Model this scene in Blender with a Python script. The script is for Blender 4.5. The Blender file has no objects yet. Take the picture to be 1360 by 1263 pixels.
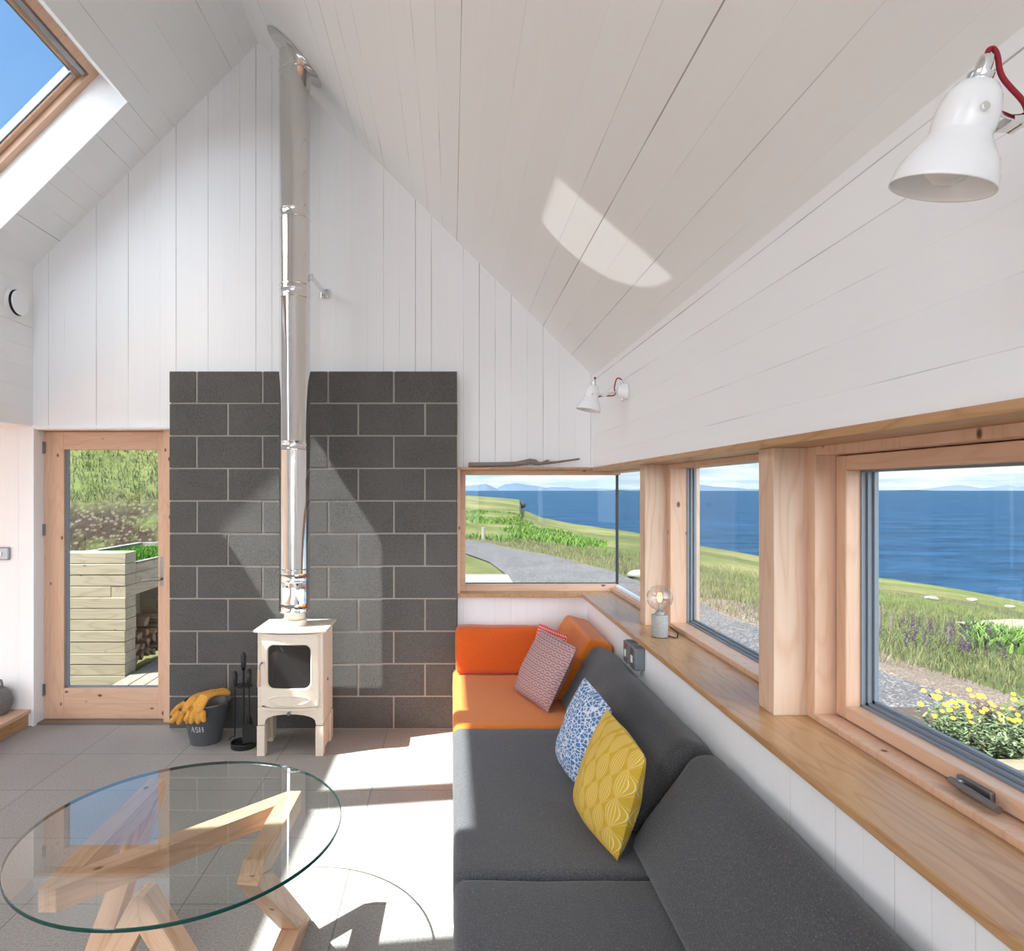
import bpy, bmesh, math, random
from mathutils import Vector, Matrix, noise
random.seed(7)
PI = math.pi
scene = bpy.context.scene
COL = scene.collection
V = Vector

# ------------------------------------------------------------------ node helpers
class NT:
    def __init__(s, name):
        s.m = bpy.data.materials.new(name); s.m.use_nodes = True
        s.t = s.m.node_tree; s.t.nodes.clear()
        s.out = s.t.nodes.new('ShaderNodeOutputMaterial')
    def n(s, typ, **kw):
        nd = s.t.nodes.new(typ)
        for k, v in kw.items(): setattr(nd, k, v)
        return nd
    def l(s, a, b): s.t.links.new(a, b)
    def put(s, sock, v):
        if hasattr(v, 'is_output'): s.l(v, sock)
        elif isinstance(v, (tuple, list)):
            sock.default_value = (*v, 1) if len(v) == 3 and len(sock.default_value) == 4 else v
        else: sock.default_value = v
    def math(s, op, a, b=0.0, c=0.0, clamp=False):
        nd = s.n('ShaderNodeMath', operation=op); nd.use_clamp = clamp
        for i, v in enumerate((a, b, c)): s.put(nd.inputs[i], v)
        return nd.outputs[0]
    def vmath(s, op, a, b=(0, 0, 0)):
        nd = s.n('ShaderNodeVectorMath', operation=op)
        s.put(nd.inputs[0], a); s.put(nd.inputs[1], b)
        return nd.outputs['Value'] if op in ('LENGTH', 'DOT_PRODUCT') else nd.outputs[0]
    def mix(s, f, a, b, typ='MIX'):
        nd = s.n('ShaderNodeMix', data_type='RGBA', blend_type=typ)
        s.put(nd.inputs[0], f); s.put(nd.inputs[6], a); s.put(nd.inputs[7], b)
        return nd.outputs[2]
    def obj(s): return s.n('ShaderNodeTexCoord').outputs['Object']
    def uv(s): return s.n('ShaderNodeTexCoord').outputs['UV']
    def pos(s): return s.n('ShaderNodeNewGeometry').outputs['Position']
    def sep(s, v):
        nd = s.n('ShaderNodeSeparateXYZ'); s.l(v, nd.inputs[0]); return nd.outputs
    def comb(s, x, y, z):
        nd = s.n('ShaderNodeCombineXYZ')
        for i, v in enumerate((x, y, z)): s.put(nd.inputs[i], v)
        return nd.outputs[0]
    def noise(s, vec, scale=5, detail=4, rough=.55, dist=0.0):
        nd = s.n('ShaderNodeTexNoise'); s.put(nd.inputs['Vector'], vec)
        nd.inputs['Scale'].default_value = scale; nd.inputs['Detail'].default_value = detail
        nd.inputs['Roughness'].default_value = rough; nd.inputs['Distortion'].default_value = dist
        return nd.outputs[0]
    def vor(s, vec, scale=5, feat='F1', out='Distance', rand=1.0):
        nd = s.n('ShaderNodeTexVoronoi', feature=feat); s.put(nd.inputs['Vector'], vec)
        nd.inputs['Scale'].default_value = scale; nd.inputs['Randomness'].default_value = rand
        return nd.outputs[out]
    def scale(s, v, sc): return s.vmath('MULTIPLY', v, sc)
    def rng(s, v, a, b, c=0.0, d=1.0):
        nd = s.n('ShaderNodeMapRange'); nd.clamp = True
        s.put(nd.inputs[0], v)
        for i, q in enumerate((a, b, c, d)): s.put(nd.inputs[i + 1], q)
        return nd.outputs[0]
    def bump(s, h, strength=.3, dist=.01):
        nd = s.n('ShaderNodeBump'); nd.inputs['Strength'].default_value = strength
        nd.inputs['Distance'].default_value = dist; s.l(h, nd.inputs['Height']); return nd.outputs[0]
    def done(s, col, rough=.6, metal=0.0, spec=.5, normal=None, **kw):
        b = s.n('ShaderNodeBsdfPrincipled')
        s.put(b.inputs['Base Color'], col); s.put(b.inputs['Roughness'], rough)
        b.inputs['Metallic'].default_value = metal; b.inputs['Specular IOR Level'].default_value = spec
        if normal is not None: s.l(normal, b.inputs['Normal'])
        for k, v in kw.items(): s.put(b.inputs[k.replace('_', ' ')], v)
        s.l(b.outputs[0], s.out.inputs[0]); return s.m

def plain(name, col, rough=.5, metal=0.0, spec=.5, bump=0, bscale=40, var=0.0, **kw):
    t = NT(name); c = col; nrm = None
    nz = t.noise(t.obj(), bscale, 4)
    if var: c = t.mix(t.rng(nz, .3, .7), [q * (1 - var) for q in col], [min(1, q * (1 + var)) for q in col])
    if bump: nrm = t.bump(nz, bump, .004)
    return t.done(c, rough, metal, spec, nrm, **kw)

def boards(name, axis, along, width, off=0.0, col=(.80, .80, .80), gap=.0022, seed=0.0, dark=.30, amt=1.0):
    t = NT(name); o = t.obj(); s = t.sep(o)
    p = t.math('DIVIDE', t.math('ADD', s[axis], off), width)
    q = t.math('ADD', p, .5)
    fl = t.math('FLOOR', q)
    d = t.math('MULTIPLY', t.math('ABSOLUTE', t.math('SUBTRACT', p, fl)), width)
    wn = t.n('ShaderNodeTexWhiteNoise', noise_dimensions='1D'); t.l(t.math('ADD', fl, seed), wn.inputs[1])
    r = wn.outputs[0]
    nl = t.noise(t.comb(t.math('MULTIPLY', r, 60), s[along], 0), 1.6, 3)
    strength = t.math('MULTIPLY', t.rng(t.math('ADD', t.math('MULTIPLY', r, .55), nl), .62, 1.05), amt)
    w = t.math('MULTIPLY', t.math('ADD', strength, .30), gap)
    g = t.math('LESS_THAN', d, w)
    m = t.math('MULTIPLY', g, t.math('ADD', t.math('MULTIPLY', strength, .8), .10), clamp=True)
    wb = t.n('ShaderNodeTexWhiteNoise', noise_dimensions='1D'); t.l(t.math('FLOOR', p), wb.inputs[1])
    st = t.scale(o, tuple(3 if i == along else 60 for i in range(3)))
    fine = t.noise(st, 1, 3)
    c = t.mix(t.math('MULTIPLY', wb.outputs[0], .3), col, [q * .94 for q in col])
    c = t.mix(t.rng(fine, .35, .75, 0, .22), c, [q * .93 for q in col])
    c = t.mix(m, c, (dark * .9, dark * .85, dark * .8))
    h = t.math('SUBTRACT', t.math('MULTIPLY', fine, .15), t.math('MULTIPLY', t.rng(d, 0, .004, 1, 0), 1.0))
    return t.done(c, .48, 0, .35, t.bump(h, .12, .003))

def wood(name, a, b, axis=0, scale=1.0, rough=.42, knots=0.0, contrast=1.0, cathedral=.6):
    t = NT(name); o = t.obj()
    sc = [14 * scale] * 3; sc[axis] = 1.1 * scale
    st = t.scale(o, tuple(sc))
    n1 = t.noise(st, 1.0, 4, .6, .4)
    sc2 = [7 * scale] * 3; sc2[axis] = 1.0 * scale
    n2 = t.noise(t.scale(o, tuple(sc2)), 1.0, 2, .5)
    rings = t.math('ABSOLUTE', t.math('SUBTRACT', t.math('FRACT', t.math('MULTIPLY', n2, 11)), .5))
    sc3 = [160 * scale] * 3; sc3[axis] = 5 * scale
    n3 = t.noise(t.scale(o, tuple(sc3)), 1, 2)
    f = t.math('ADD', t.math('MULTIPLY', t.rng(n1, .3, .7), .45), t.math('MULTIPLY', t.rng(rings, .0, .22, 1, 0), cathedral))
    f = t.math('ADD', f, t.math('MULTIPLY', t.math('SUBTRACT', n3, .5), .6))
    f = t.math('MULTIPLY', f, contrast, clamp=True)
    c = t.mix(f, a, b)
    if knots:
        sk = [10.0] * 3; sk[axis] = 6.0
        dk = t.vor(t.scale(o, tuple(sk)), 1.0)
        m = t.rng(dk, .06, .115, knots, 0)
        c = t.mix(m, c, (.10, .035, .015))
    return t.done(c, rough, 0, .4, t.bump(n3, .08, .002))

def fabric(name, a, b, weave=900, rough=.95, fleck=.0):
    t = NT(name); o = t.obj()
    n1 = t.noise(o, 7, 3); n2 = t.noise(o, 190, 3, .8)
    c = t.mix(t.rng(n2, .32, .68), a, b)
    c = t.mix(t.rng(n1, .35, .7, 0, .25), c, [q * .75 for q in a])
    if fleck:
        v = t.noise(t.scale(o, (1, 1, 1)), 210, 3, .85)
        c = t.mix(t.rng(v, .56, .68, 0, fleck), c, (.36, .36, .38))
    s = t.sep(o)
    return t.done(c, rough, 0, .2, t.bump(t.math('ADD', n2, t.math('MULTIPLY', n1, .4)), .5, .003), Sheen_Weight=.25)

def glass(name, tint=(.97, .985, .98), ior=1.45, boost=1.0):
    t = NT(name)
    gn = t.n('ShaderNodeNewGeometry')
    cs = t.math('ABSOLUTE', t.vmath('DOT_PRODUCT', gn.outputs['Normal'], gn.outputs['Incoming']))
    f0 = ((ior - 1) / (ior + 1)) ** 2
    fr = t.math('ADD', t.math('MULTIPLY', t.math('POWER', t.math('SUBTRACT', 1.0, cs, clamp=True), 5.0), 1 - f0), f0)
    tr = t.n('ShaderNodeBsdfTransparent'); t.put(tr.inputs[0], tint)
    gl = t.n('ShaderNodeBsdfGlossy'); gl.inputs['Roughness'].default_value = 0.0
    mx = t.n('ShaderNodeMixShader'); t.put(mx.inputs[0], t.math('MULTIPLY', fr, boost, clamp=True))
    t.l(tr.outputs[0], mx.inputs[1]); t.l(gl.outputs[0], mx.inputs[2]); t.l(mx.outputs[0], t.out.inputs[0])
    return t.m

# ------------------------------------------------------------------ mesh builder
class MB:
    def __init__(s): s.v = []; s.f = []; s.mi = []; s.uv = None
    def add(s, vs, fs, mi=0):
        o = len(s.v); s.v += [V(p) for p in vs]
        s.f += [tuple(i + o for i in f) for f in fs]; s.mi += [mi] * len(fs); return s
    def box(s, x0, x1, y0, y1, z0, z1, mi=0):
        x0, x1 = sorted((x0, x1)); y0, y1 = sorted((y0, y1)); z0, z1 = sorted((z0, z1))
        vs = [(x, y, z) for z in (z0, z1) for y in (y0, y1) for x in (x0, x1)]
        return s.add(vs, [(0, 2, 3, 1), (4, 5, 7, 6), (0, 1, 5, 4), (2, 6, 7, 3), (0, 4, 6, 2), (1, 3, 7, 5)], mi)
    def prism(s, poly, axis, a, b, mi=0):
        # poly: 2D points in the two other axes (in order x,y,z minus axis); extruded from a to b
        def P(u, v, w):
            r = [u, v]; r.insert(axis, w); return tuple(r)
        n = len(poly)
        vs = [P(u, v, a) for u, v in poly] + [P(u, v, b) for u, v in poly]
        fs = [tuple(range(n))[::-1], tuple(range(n, 2 * n))] + [(i, (i + 1) % n, (i + 1) % n + n, i + n) for i in range(n)]
        return s.add(vs, fs, mi)
    def beam(s, p0, p1, w, h, up=(0, 0, 1), ext=0.0, mi=0):
        p0, p1 = V(p0), V(p1); d = (p1 - p0).normalized(); p0 = p0 - d * ext; p1 = p1 + d * ext
        u = V(up); sd = d.cross(u)
        if sd.length < 1e-4: sd = d.cross(V((1, 0, 0)))
        sd.normalize(); u = sd.cross(d).normalized()
        vs = [p + sd * (a * w / 2) + u * (b * h / 2) for p in (p0, p1) for a, b in ((-1, -1), (1, -1), (1, 1), (-1, 1))]
        return s.add(vs, [(3, 2, 1, 0), (4, 5, 6, 7), (0, 1, 5, 4), (1, 2, 6, 5), (2, 3, 7, 6), (3, 0, 4, 7)], mi)
    def tube(s, pts, r, n=12, cap=True, mi=0, flat=1.0):
        pts = [V(p) for p in pts]; m = len(pts)
        rs = r if isinstance(r, (list, tuple)) else [r] * m
        T = [(pts[min(i + 1, m - 1)] - pts[max(i - 1, 0)]).normalized() for i in range(m)]
        ref = V((0, 0, 1)) if abs(T[0].z) < .9 else V((1, 0, 0))
        a = T[0].cross(ref).normalized(); vs = []
        for i in range(m):
            a = (a - T[i] * a.dot(T[i])).normalized(); b = T[i].cross(a)
            for k in range(n):
                t = 2 * PI * k / n
                vs.append(pts[i] + (a * math.cos(t) + b * math.sin(t) * flat) * rs[i])
        fs = [(i * n + k, i * n + (k + 1) % n, (i + 1) * n + (k + 1) % n, (i + 1) * n + k) for i in range(m - 1) for k in range(n)]
        if cap: fs += [tuple(range(n))[::-1], tuple(range((m - 1) * n, m * n))]
        return s.add(vs, fs, mi)
    def lathe(s, prof, c=(0, 0, 0), n=32, mi=0, M=None):
        # prof: (radius, height) pairs about local z
        c = V(c); vs = []
        for r, h in prof:
            for k in range(n):
                t = 2 * PI * k / n; p = V((r * math.cos(t), r * math.sin(t), h))
                vs.append((M @ p if M else p) + c)
        m = len(prof)
        fs = [(i * n + k, i * n + (k + 1) % n, (i + 1) * n + (k + 1) % n, (i + 1) * n + k) for i in range(m - 1) for k in range(n)]
        if prof[0][0] > 1e-5: pass
        return s.add(vs, fs, mi)
    def cyl(s, c, r, z0, z1, n=24, mi=0):
        return s.lathe([(0, z0), (r, z0), (r, z1), (0, z1)], (c[0], c[1], 0), n, mi)
    def xform(s, M):
        s.v = [M @ p for p in s.v]; return s
    def build(s, name, mats, parent=None, bevel=0, seg=2, smooth=False, subd=0, origin=None, weld=None):
        if weld is None: weld = bool(smooth)
        me = bpy.data.meshes.new(name)
        o = V(origin) if origin is not None else (V((0, 0, 0)))
        me.from_pydata([tuple(p - o) for p in s.v], [], s.f)
        if not isinstance(mats, (list, tuple)): mats = [mats]
        for m in mats: me.materials.append(m)
        for p, i in zip(me.polygons, s.mi): p.material_index = i
        if s.uv:
            ul = me.uv_layers.new(name='UVMap')
            for lp in me.loops: ul.data[lp.index].uv = s.uv[lp.vertex_index]
        bm = bmesh.new(); bm.from_mesh(me)
        if weld: bmesh.ops.remove_doubles(bm, verts=bm.verts, dist=1e-6)
        bmesh.ops.recalc_face_normals(bm, faces=bm.faces)
        bm.to_mesh(me); bm.free()
        ob = bpy.data.objects.new(name, me); COL.objects.link(ob); ob.location = o
        if parent is not None:
            ob.parent = parent
            ob.location = o - V(parent['_w']) if '_w' in parent.keys() else o
        if bevel:
            md = ob.modifiers.new('bevel', 'BEVEL'); md.width = bevel; md.segments = seg; md.limit_method = 'ANGLE'; md.angle_limit = .6
        if subd:
            md = ob.modifiers.new('sub', 'SUBSURF'); md.levels = md.render_levels = subd
        if smooth:
            for p in me.polygons: p.use_smooth = True
            if smooth != 'all':
                try: me.set_sharp_from_angle(angle=.7)
                except Exception: pass
        return ob

def tag(o, label=None, cat=None, group=None, kind=None):
    if label: o['label'] = label
    if cat: o['category'] = cat
    if group: o['group'] = group
    if kind: o['kind'] = kind
    return o
EMPT = []
def thing(name, loc, label=None, cat=None, group=None, kind=None):
    o = bpy.data.objects.new(name, None); COL.objects.link(o); o.location = loc
    o.empty_display_size = .05; o['_w'] = tuple(loc); EMPT.append(o)
    return tag(o, label, cat, group, kind)
def struct(name, mb, mats, parent=None, **kw):
    o = mb.build(name, mats, parent, **kw)
    if parent is None: o['kind'] = 'structure'
    return o

# ------------------------------------------------------------------ materials
M = {}
WH = (.885, .89, .90)
M['gable'] = boards('white_boards_gable', 0, 2, .1104, .141, WH, seed=3, amt=.8)
M['rwall'] = boards('white_boards_side', 2, 1, .127, .03, WH, seed=11, amt=1.0)
M['lwall'] = boards('white_boards_left', 2, 1, .14, .05, WH, seed=5, amt=.8)
M['slope'] = boards('white_boards_ceiling', 0, 1, .140, .02, (.875, .905, .905), seed=23, gap=.0019, amt=.9)
M['lower'] = boards('white_panelling', 1, 2, .105, .0, WH, seed=2, dark=.5, gap=.0018, amt=.5)
M['lowerx'] = boards('white_panelling_end', 0, 2, .110, .03, WH, seed=2, dark=.5, gap=.0018, amt=.5)
M['white'] = plain('white_paint', WH, .5, var=.02)
M['white_gloss'] = plain('white_enamel', (.86, .87, .88), .18, spec=.6)
PA, PB = (.70, .47, .33), (.56, .33, .205)
M['pine_x'] = wood('pine_x', PA, PB, 0, knots=.95, cathedral=.35)
M['pine_y'] = wood('pine_y', PA, PB, 1, knots=.95, cathedral=.35)
M['pine_z'] = wood('pine_z', PA, PB, 2, knots=.95, cathedral=.35)
M['ply_z'] = wood('plywood_z', (.68, .50, .37), (.58, .37, .24), 2, .9, cathedral=.6)
M['oak_y'] = wood('oak_y', (.52, .31, .155), (.36, .18, .075), 1, 1.2, rough=.3, cathedral=.5)
M['oak_x'] = wood('oak_x', (.52, .31, .155), (.36, .18, .075), 0, 1.2, rough=.3, cathedral=.5)
M['table'] = wood('table_larch', (.74, .50, .345), (.58, .33, .18), 0, 1.2, knots=.85, cathedral=.5)
M['sleeper_x'] = wood('sleeper_x', (.40, .345, .25), (.30, .245, .16), 0, .8, rough=.8, knots=.6)
M['sleeper_y'] = wood('sleeper_y', (.40, .345, .25), (.30, .245, .16), 1, .8, rough=.8, knots=.6)
M['weathered'] = wood('weathered_wood', (.26, .22, .19), (.15, .125, .105), 0, 2.0, rough=.85, cathedral=.3)
M['glass'] = glass('window_glass', (.95, .97, .97), 1.45, .3)
M['tableglass'] = glass('table_glass', (.93, .965, .945), 1.5, 2.9)
t = NT('glass_edge'); M['glass_edge'] = t.done((.004, .05, .04), .12, 0, .6)
M['gasket'] = plain('grey_gasket', (.20, .23, .26), .45)
M['black_seal_and_shade'] = plain('black_seal_and_shade', (.015, .017, .02), .4)
M['metal'] = plain('satin_steel', (.30, .30, .30), .35, .9)
M['box_metal'] = plain('galvanised_box', (.22, .245, .27), .4, .3)
M['chrome'] = plain('chrome', (.75, .75, .75), .08, 1.0)
M['bronze'] = plain('dark_handle_metal', (.26, .24, .225), .35, .85)
M['black'] = plain('black_iron', (.010, .010, .011), .45, .0, .5, bump=.2)
M['cream'] = plain('cream_enamel', (.74, .655, .545), .35, spec=.45, var=.02)
M['stove_dark'] = plain('firebox_dark', (.022, .020, .018), .7)
t = NT('stove_glass'); M['stove_glass'] = t.done((.030, .028, .026), .05, 0, .5)
M['leather'] = plain('tan_leather', (.60, .29, .045), .8, bump=.5, bscale=120, var=.25)
M['bucket'] = plain('grey_bucket_paint', (.075, .082, .09), .4, spec=.5)
M['red_cord'] = plain('red_fabric_cord', (.30, .005, .02), .6, bump=.4, bscale=600)
M['concrete'] = plain('grey_concrete', (.36, .36, .34), .8, bump=.3, bscale=90, var=.12)
M['stoneware'] = plain('speckled_stoneware', (.17, .16, .155), .7, bump=.6, bscale=160, var=.3)
M['orange'] = fabric('orange_wool', (.80, .235, .035), (.62, .16, .018))
M['orange_dark'] = fabric('burnt_orange_wool', (.70, .125, .018), (.54, .08, .010))
M['grey'] = fabric('charcoal_wool', (.098, .099, .106), (.050, .051, .056), fleck=.5)
M['grey2'] = fabric('charcoal_wool_dark', (.082, .083, .089), (.040, .041, .045), fleck=.42)

# polished flue
t = NT('polished_flue'); s_ = t.sep(t.obj())
M['flue'] = t.done((.74, .73, .72), .055, 1.0)

# concrete block
def blockmat():
    t = NT('dense_concrete_block'); o = t.obj(); s = t.sep(o)
    n1 = t.noise(o, 95, 4, .85); n2 = t.noise(o, 3.2, 3); n4 = t.noise(t.scale(o, (2.3, 1, 4.6)), 1.7, 1)
    pits = t.vor(o, 90); pm = t.rng(pits, .06, .2, 1, 0)
    c = t.mix(t.rng(n1, .3, .7), (.055, .053, .050), (.150, .146, .138))
    c = t.mix(t.rng(n2, .35, .75, 0, .5), c, (.14, .137, .13))
    c = t.mix(t.math('MULTIPLY', pm, t.rng(t.noise(o, 60, 1), .45, .6)), c, (.03, .029, .028))
    return t.done(c, .95, 0, .2, t.bump(t.math('SUBTRACT', n1, pm), .6, .004))
M['block'] = blockmat()
M['mortar'] = plain('pale_mortar', (.34, .315, .285), .95, bump=.5, bscale=150, var=.15)

# floor paving
def floormat():
    t = NT('concrete_paving'); o = t.obj(); s = t.sep(o)
    tx, ty = .62, .482
    def joint(a, off, w):
        p = t.math('DIVIDE', t.math('SUBTRACT', a, off), w)
        fl = t.math('FLOOR', t.math('ADD', p, .5))
        return t.math('MULTIPLY', t.math('ABSOLUTE', t.math('SUBTRACT', p, fl)), w), t.math('FLOOR', p)
    dx, ix = joint(s[0], -.437, tx); dy, iy = joint(s[1], 3.02, ty)
    d = t.math('MINIMUM', dx, dy); g = t.rng(d, .0012, .0026, 1, 0)
    wn = t.n('ShaderNodeTexWhiteNoise', noise_dimensions='3D'); t.l(t.comb(ix, iy, 0), wn.inputs[0])
    n1 = t.noise(o, 110, 4, .88); n2 = t.noise(o, 2.5, 3); sp = t.vor(o, 95)
    c = t.mix(t.rng(n1, .3, .7), (.212, .204, .195), (.525, .515, .50))
    c = t.mix(t.rng(n2, .3, .7, 0, .35), c, (.31, .295, .275))
    c = t.mix(t.rng(sp, .0, .2, .6, 0), c, (.62, .60, .57))
    c = t.mix(t.math('MULTIPLY', wn.outputs[0], .16), c, (.20, .18, .155))
    c = t.mix(t.math('MULTIPLY', g, .75), c, (.11, .10, .085))
    return t.done(c, .75, 0, .3, t.bump(t.math('SUBTRACT', t.math('MULTIPLY', n1, .25), g), .35, .003))
M['floor'] = floormat()

# outdoors
def grassmat(name, greens, straw, f=.5, sc=1.0):
    t = NT(name); o = t.pos()
    n1 = t.noise(o, .16 * sc, 5, .6); n2 = t.noise(o, 1.6 * sc, 5, .65); n3 = t.noise(o, 5 * sc, 5, .8)
    c = t.mix(t.rng(n2, .35, .65), greens[0], greens[1])
    c = t.mix(t.rng(n1, .42, .60, 0, .9), c, straw)
    c = t.mix(t.rng(n3, .48, .66, 0, .75), c, greens[2])
    return t, c, n3, o
def landmat():
    t, c, n3, o = grassmat('coastal_grassland', ((.058, .082, .020), (.095, .112, .034), (.030, .040, .012)), (.150, .130, .062))
    s = t.sep(o)
    # bare stony soil on the cut bank behind the log store
    n0 = t.noise(t.scale(o, (.07, .03, .05)), 1, 5, .7)
    c = t.mix(t.rng(n0, .40, .56, .8, 0), c, (.046, .054, .022))
    c = t.mix(t.rng(n0, .60, .74, 0, .7), c, (.155, .135, .07))
    b = t.math('MULTIPLY', t.rng(s[2], .15, .6), t.rng(s[2], 1.25, 1.7, 1, 0))
    b = t.math('MULTIPLY', b, t.rng(s[0], -2, -3.2, 0, 1))
    nb = t.noise(o, 1.3, 4)
    b = t.math('MULTIPLY', b, t.rng(nb, .35, .5))
    soil = t.mix(t.rng(t.vor(o, 14), .1, .5), (.10, .08, .06), (.025, .018, .012))
    c = t.mix(b, c, soil)
    # steep cliff rock
    nrm = t.sep(t.n('ShaderNodeNewGeometry').outputs['Normal'])[2]
    c = t.mix(t.rng(nrm, .45, .7, 1, 0), c, (.035, .032, .03))
    return t.done(c, .95, 0, .1, t.bump(n3, .8, .05))
M['land'] = landmat()
def gravelmat(name, a, b, c3):
    t = NT(name); o = t.pos(); v = t.vor(o, 55, out='Color'); d = t.vor(o, 55)
    s = t.sep(v)
    c = t.mix(s[0], a, b); c = t.mix(t.rng(s[1], .75, .9), c, c3)
    c = t.mix(t.rng(t.noise(o, 1.2, 3), .4, .7, 0, .35), c, [q * .7 for q in a])
    return t.done(c, .9, 0, .2, t.bump(d, .6, .01))
M['gravel'] = gravelmat('road_gravel', (.040, .038, .039), (.085, .082, .083), (.15, .147, .145))
M['cliff'] = plain('dark_cliff', (.028, .026, .025), .95, bump=.8, bscale=.6, var=.4)
M['sand'] = plain('pale_sand', (.18, .155, .11), .95, var=.1, bscale=2)
M['concrete_out'] = plain('pale_paving', (.155, .15, .14), .9, bump=.5, bscale=20, var=.25)
M['pale_stone'] = plain('pale_rock', (.145, .14, .13), .9, bump=.6, bscale=6, var=.2)
def seamat():
    t = NT('sea_water'); o = t.pos()
    n1 = t.noise(t.scale(o, (.02, .06, 1)), 1, 8, .8)
    n2 = t.noise(t.scale(o, (.15, .5, 1)), 1, 5, .7)
    n3 = t.noise(t.scale(o, (.0012, .004, 1)), 1, 3, .6)
    c = t.mix(t.rng(n1, .40, .60), (.0035, .016, .036), (.012, .038, .076))
    c = t.mix(t.rng(n2, .5, .75, 0, .5), c, (.035, .07, .11))
    c = t.mix(t.rng(n3, .4, .7, 0, .3), c, (.010, .030, .055))
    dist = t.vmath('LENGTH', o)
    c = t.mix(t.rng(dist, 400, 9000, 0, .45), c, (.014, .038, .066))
    return t.done(c, .9, 0, .08)
M['sea'] = seamat()
M['mountain'] = plain('hazy_far_mountain', (.062, .088, .125), 1.0, spec=0)  # distance haze is put into the base colour
M['mountain2'] = plain('hazy_far_mountain_paler', (.078, .105, .14), 1.0, spec=0)  # same haze in the colour, stronger
def leafmat(name, a, b):
    t = NT(name); i = t.n('ShaderNodeNewGeometry').outputs['Random Per Island']
    c = t.mix(i, a, b)
    return t.done(c, .7, 0, .2)
M['turf'] = leafmat('turf_blades', (.035, .11, .008), (.08, .19, .02))
M['blade'] = leafmat('meadow_blades', (.030, .045, .012), (.135, .135, .062))
M['hillblade'] = leafmat('hillside_blades', (.012, .026, .005), (.075, .10, .028))
M['straw'] = leafmat('dry_grass', (.060, .062, .026), (.165, .145, .085))
M['bracken'] = leafmat('bracken', (.030, .070, .008), (.095, .165, .028))
M['purple'] = leafmat('purple_petals', (.10, .04, .15), (.22, .10, .27))
M['yellow'] = leafmat('yellow_petals', (.50, .27, .006), (.62, .42, .02))
M['silver_leaf'] = leafmat('silvery_leaves', (.05, .08, .03), (.15, .18, .095))
M['rhubarb'] = leafmat('broad_green_leaf', (.03, .12, .02), (.05, .16, .028))
M['soil'] = plain('dark_soil', (.04, .028, .02), .95, bump=.8, bscale=30, var=.3)
M['log'] = wood('split_log', (.30, .20, .12), (.19, .11, .06), 0, 1.5, rough=.85)
M['post'] = wood('post_wood', (.13, .11, .09), (.07, .06, .05), 2, 2, rough=.9)
M['planter_x'] = wood('planter_wood_x', (.175, .145, .10), (.12, .095, .06), 0, .8, rough=.85, knots=.6)
M['planter_y'] = wood('planter_wood_y', (.175, .145, .10), (.12, .095, .06), 1, .8, rough=.85, knots=.6)
M['deck'] = wood('deck_boards', (.24, .20, .16), (.17, .13, .10), 1, 1.2, rough=.7)

# ------------------------------------------------------------------ CAMERA
cam = bpy.data.cameras.new('camera'); co = bpy.data.objects.new('camera', cam); COL.objects.link(co)
co.location = (0, 0, 1.63); co.rotation_euler = (PI / 2, 0, 0)
cam.sensor_fit = 'HORIZONTAL'; cam.sensor_width = 36; cam.lens = 856 / 1360 * 36
cam.shift_x = (680 - 600) / 1360; cam.shift_y = (651 - 631.5) / 1360
cam.clip_end = 120000; cam.clip_start = .02
scene.camera = co

# ------------------------------------------------------------------ ROOM SHELL
YG = 4.46; XL = -2.897; XR = .974; XA = -1.339; ZA = 4.725; ZER = 2.42; ZEL = ZA - (XA - XL)
YB = -5.2                                     # rear end of the room
struct('floor', MB().box(-5.6, 1.3, YB, 4.62, -.2, 0), M['floor'])
# far gable wall in four boarded pieces round the door and the end window
g = MB()
g.prism([(XL - .1, 2.05), (.04, 2.05), (.04, ZA - (.04 - XA) + .02), (XA, ZA + .02), (XL - .1, ZEL - .08)], 1, YG, YG + .16)
g.box(-1.93, .04, YG, YG + .16, 0, 2.05)
g.box(-5.6, -2.998, YG, YG + .16, 0, 2.2); g.box(-2.997, -2.885, YG, YG + .16, 0, 2.05)
g.prism([(.04, 1.787), (1.3, 1.787), (1.3, ZER), (XR, ZER + .02), (.04, ZA - (.04 - XA) + .02)], 1, YG, YG + .16)
struct('wall_far', g, M['gable'])
struct('wall_far_lower', MB().box(.036, 1.3, YG, YG + .16, 0, .895), M['lowerx'])
# right wall: boarded band above the windows, panelled dado below
struct('wall_right', MB().box(XR, 1.32, YB, YG, 1.787, ZER + .01), M['rwall'])
struct('wall_right_lower', MB().box(.938, 1.32, YB, YG, 0, .895), M['lower'])
# left: bulkhead above, open niche below
struct('wall_left', MB().box(XL - .14, XL, YB, YG, 2.07, ZEL + .12), M['lwall'])
nb = MB(); nb.box(-5.6, XL - .14, YB, YG, 2.07, 2.2)
struct('ceiling_niche', nb, M['white'])
nw = MB(); nw.box(-5.75, -5.6, YB, 4.62, 0, .3); nw.box(-5.75, -5.6, YB, 4.62, 2.0, 2.2)
for y in (YB, -2.4, .3, 3.0, 4.3): nw.box(-5.75, -5.6, y, y + .16, .3, 2.0)
struct('wall_left_outer', nw, M['white'])
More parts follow.
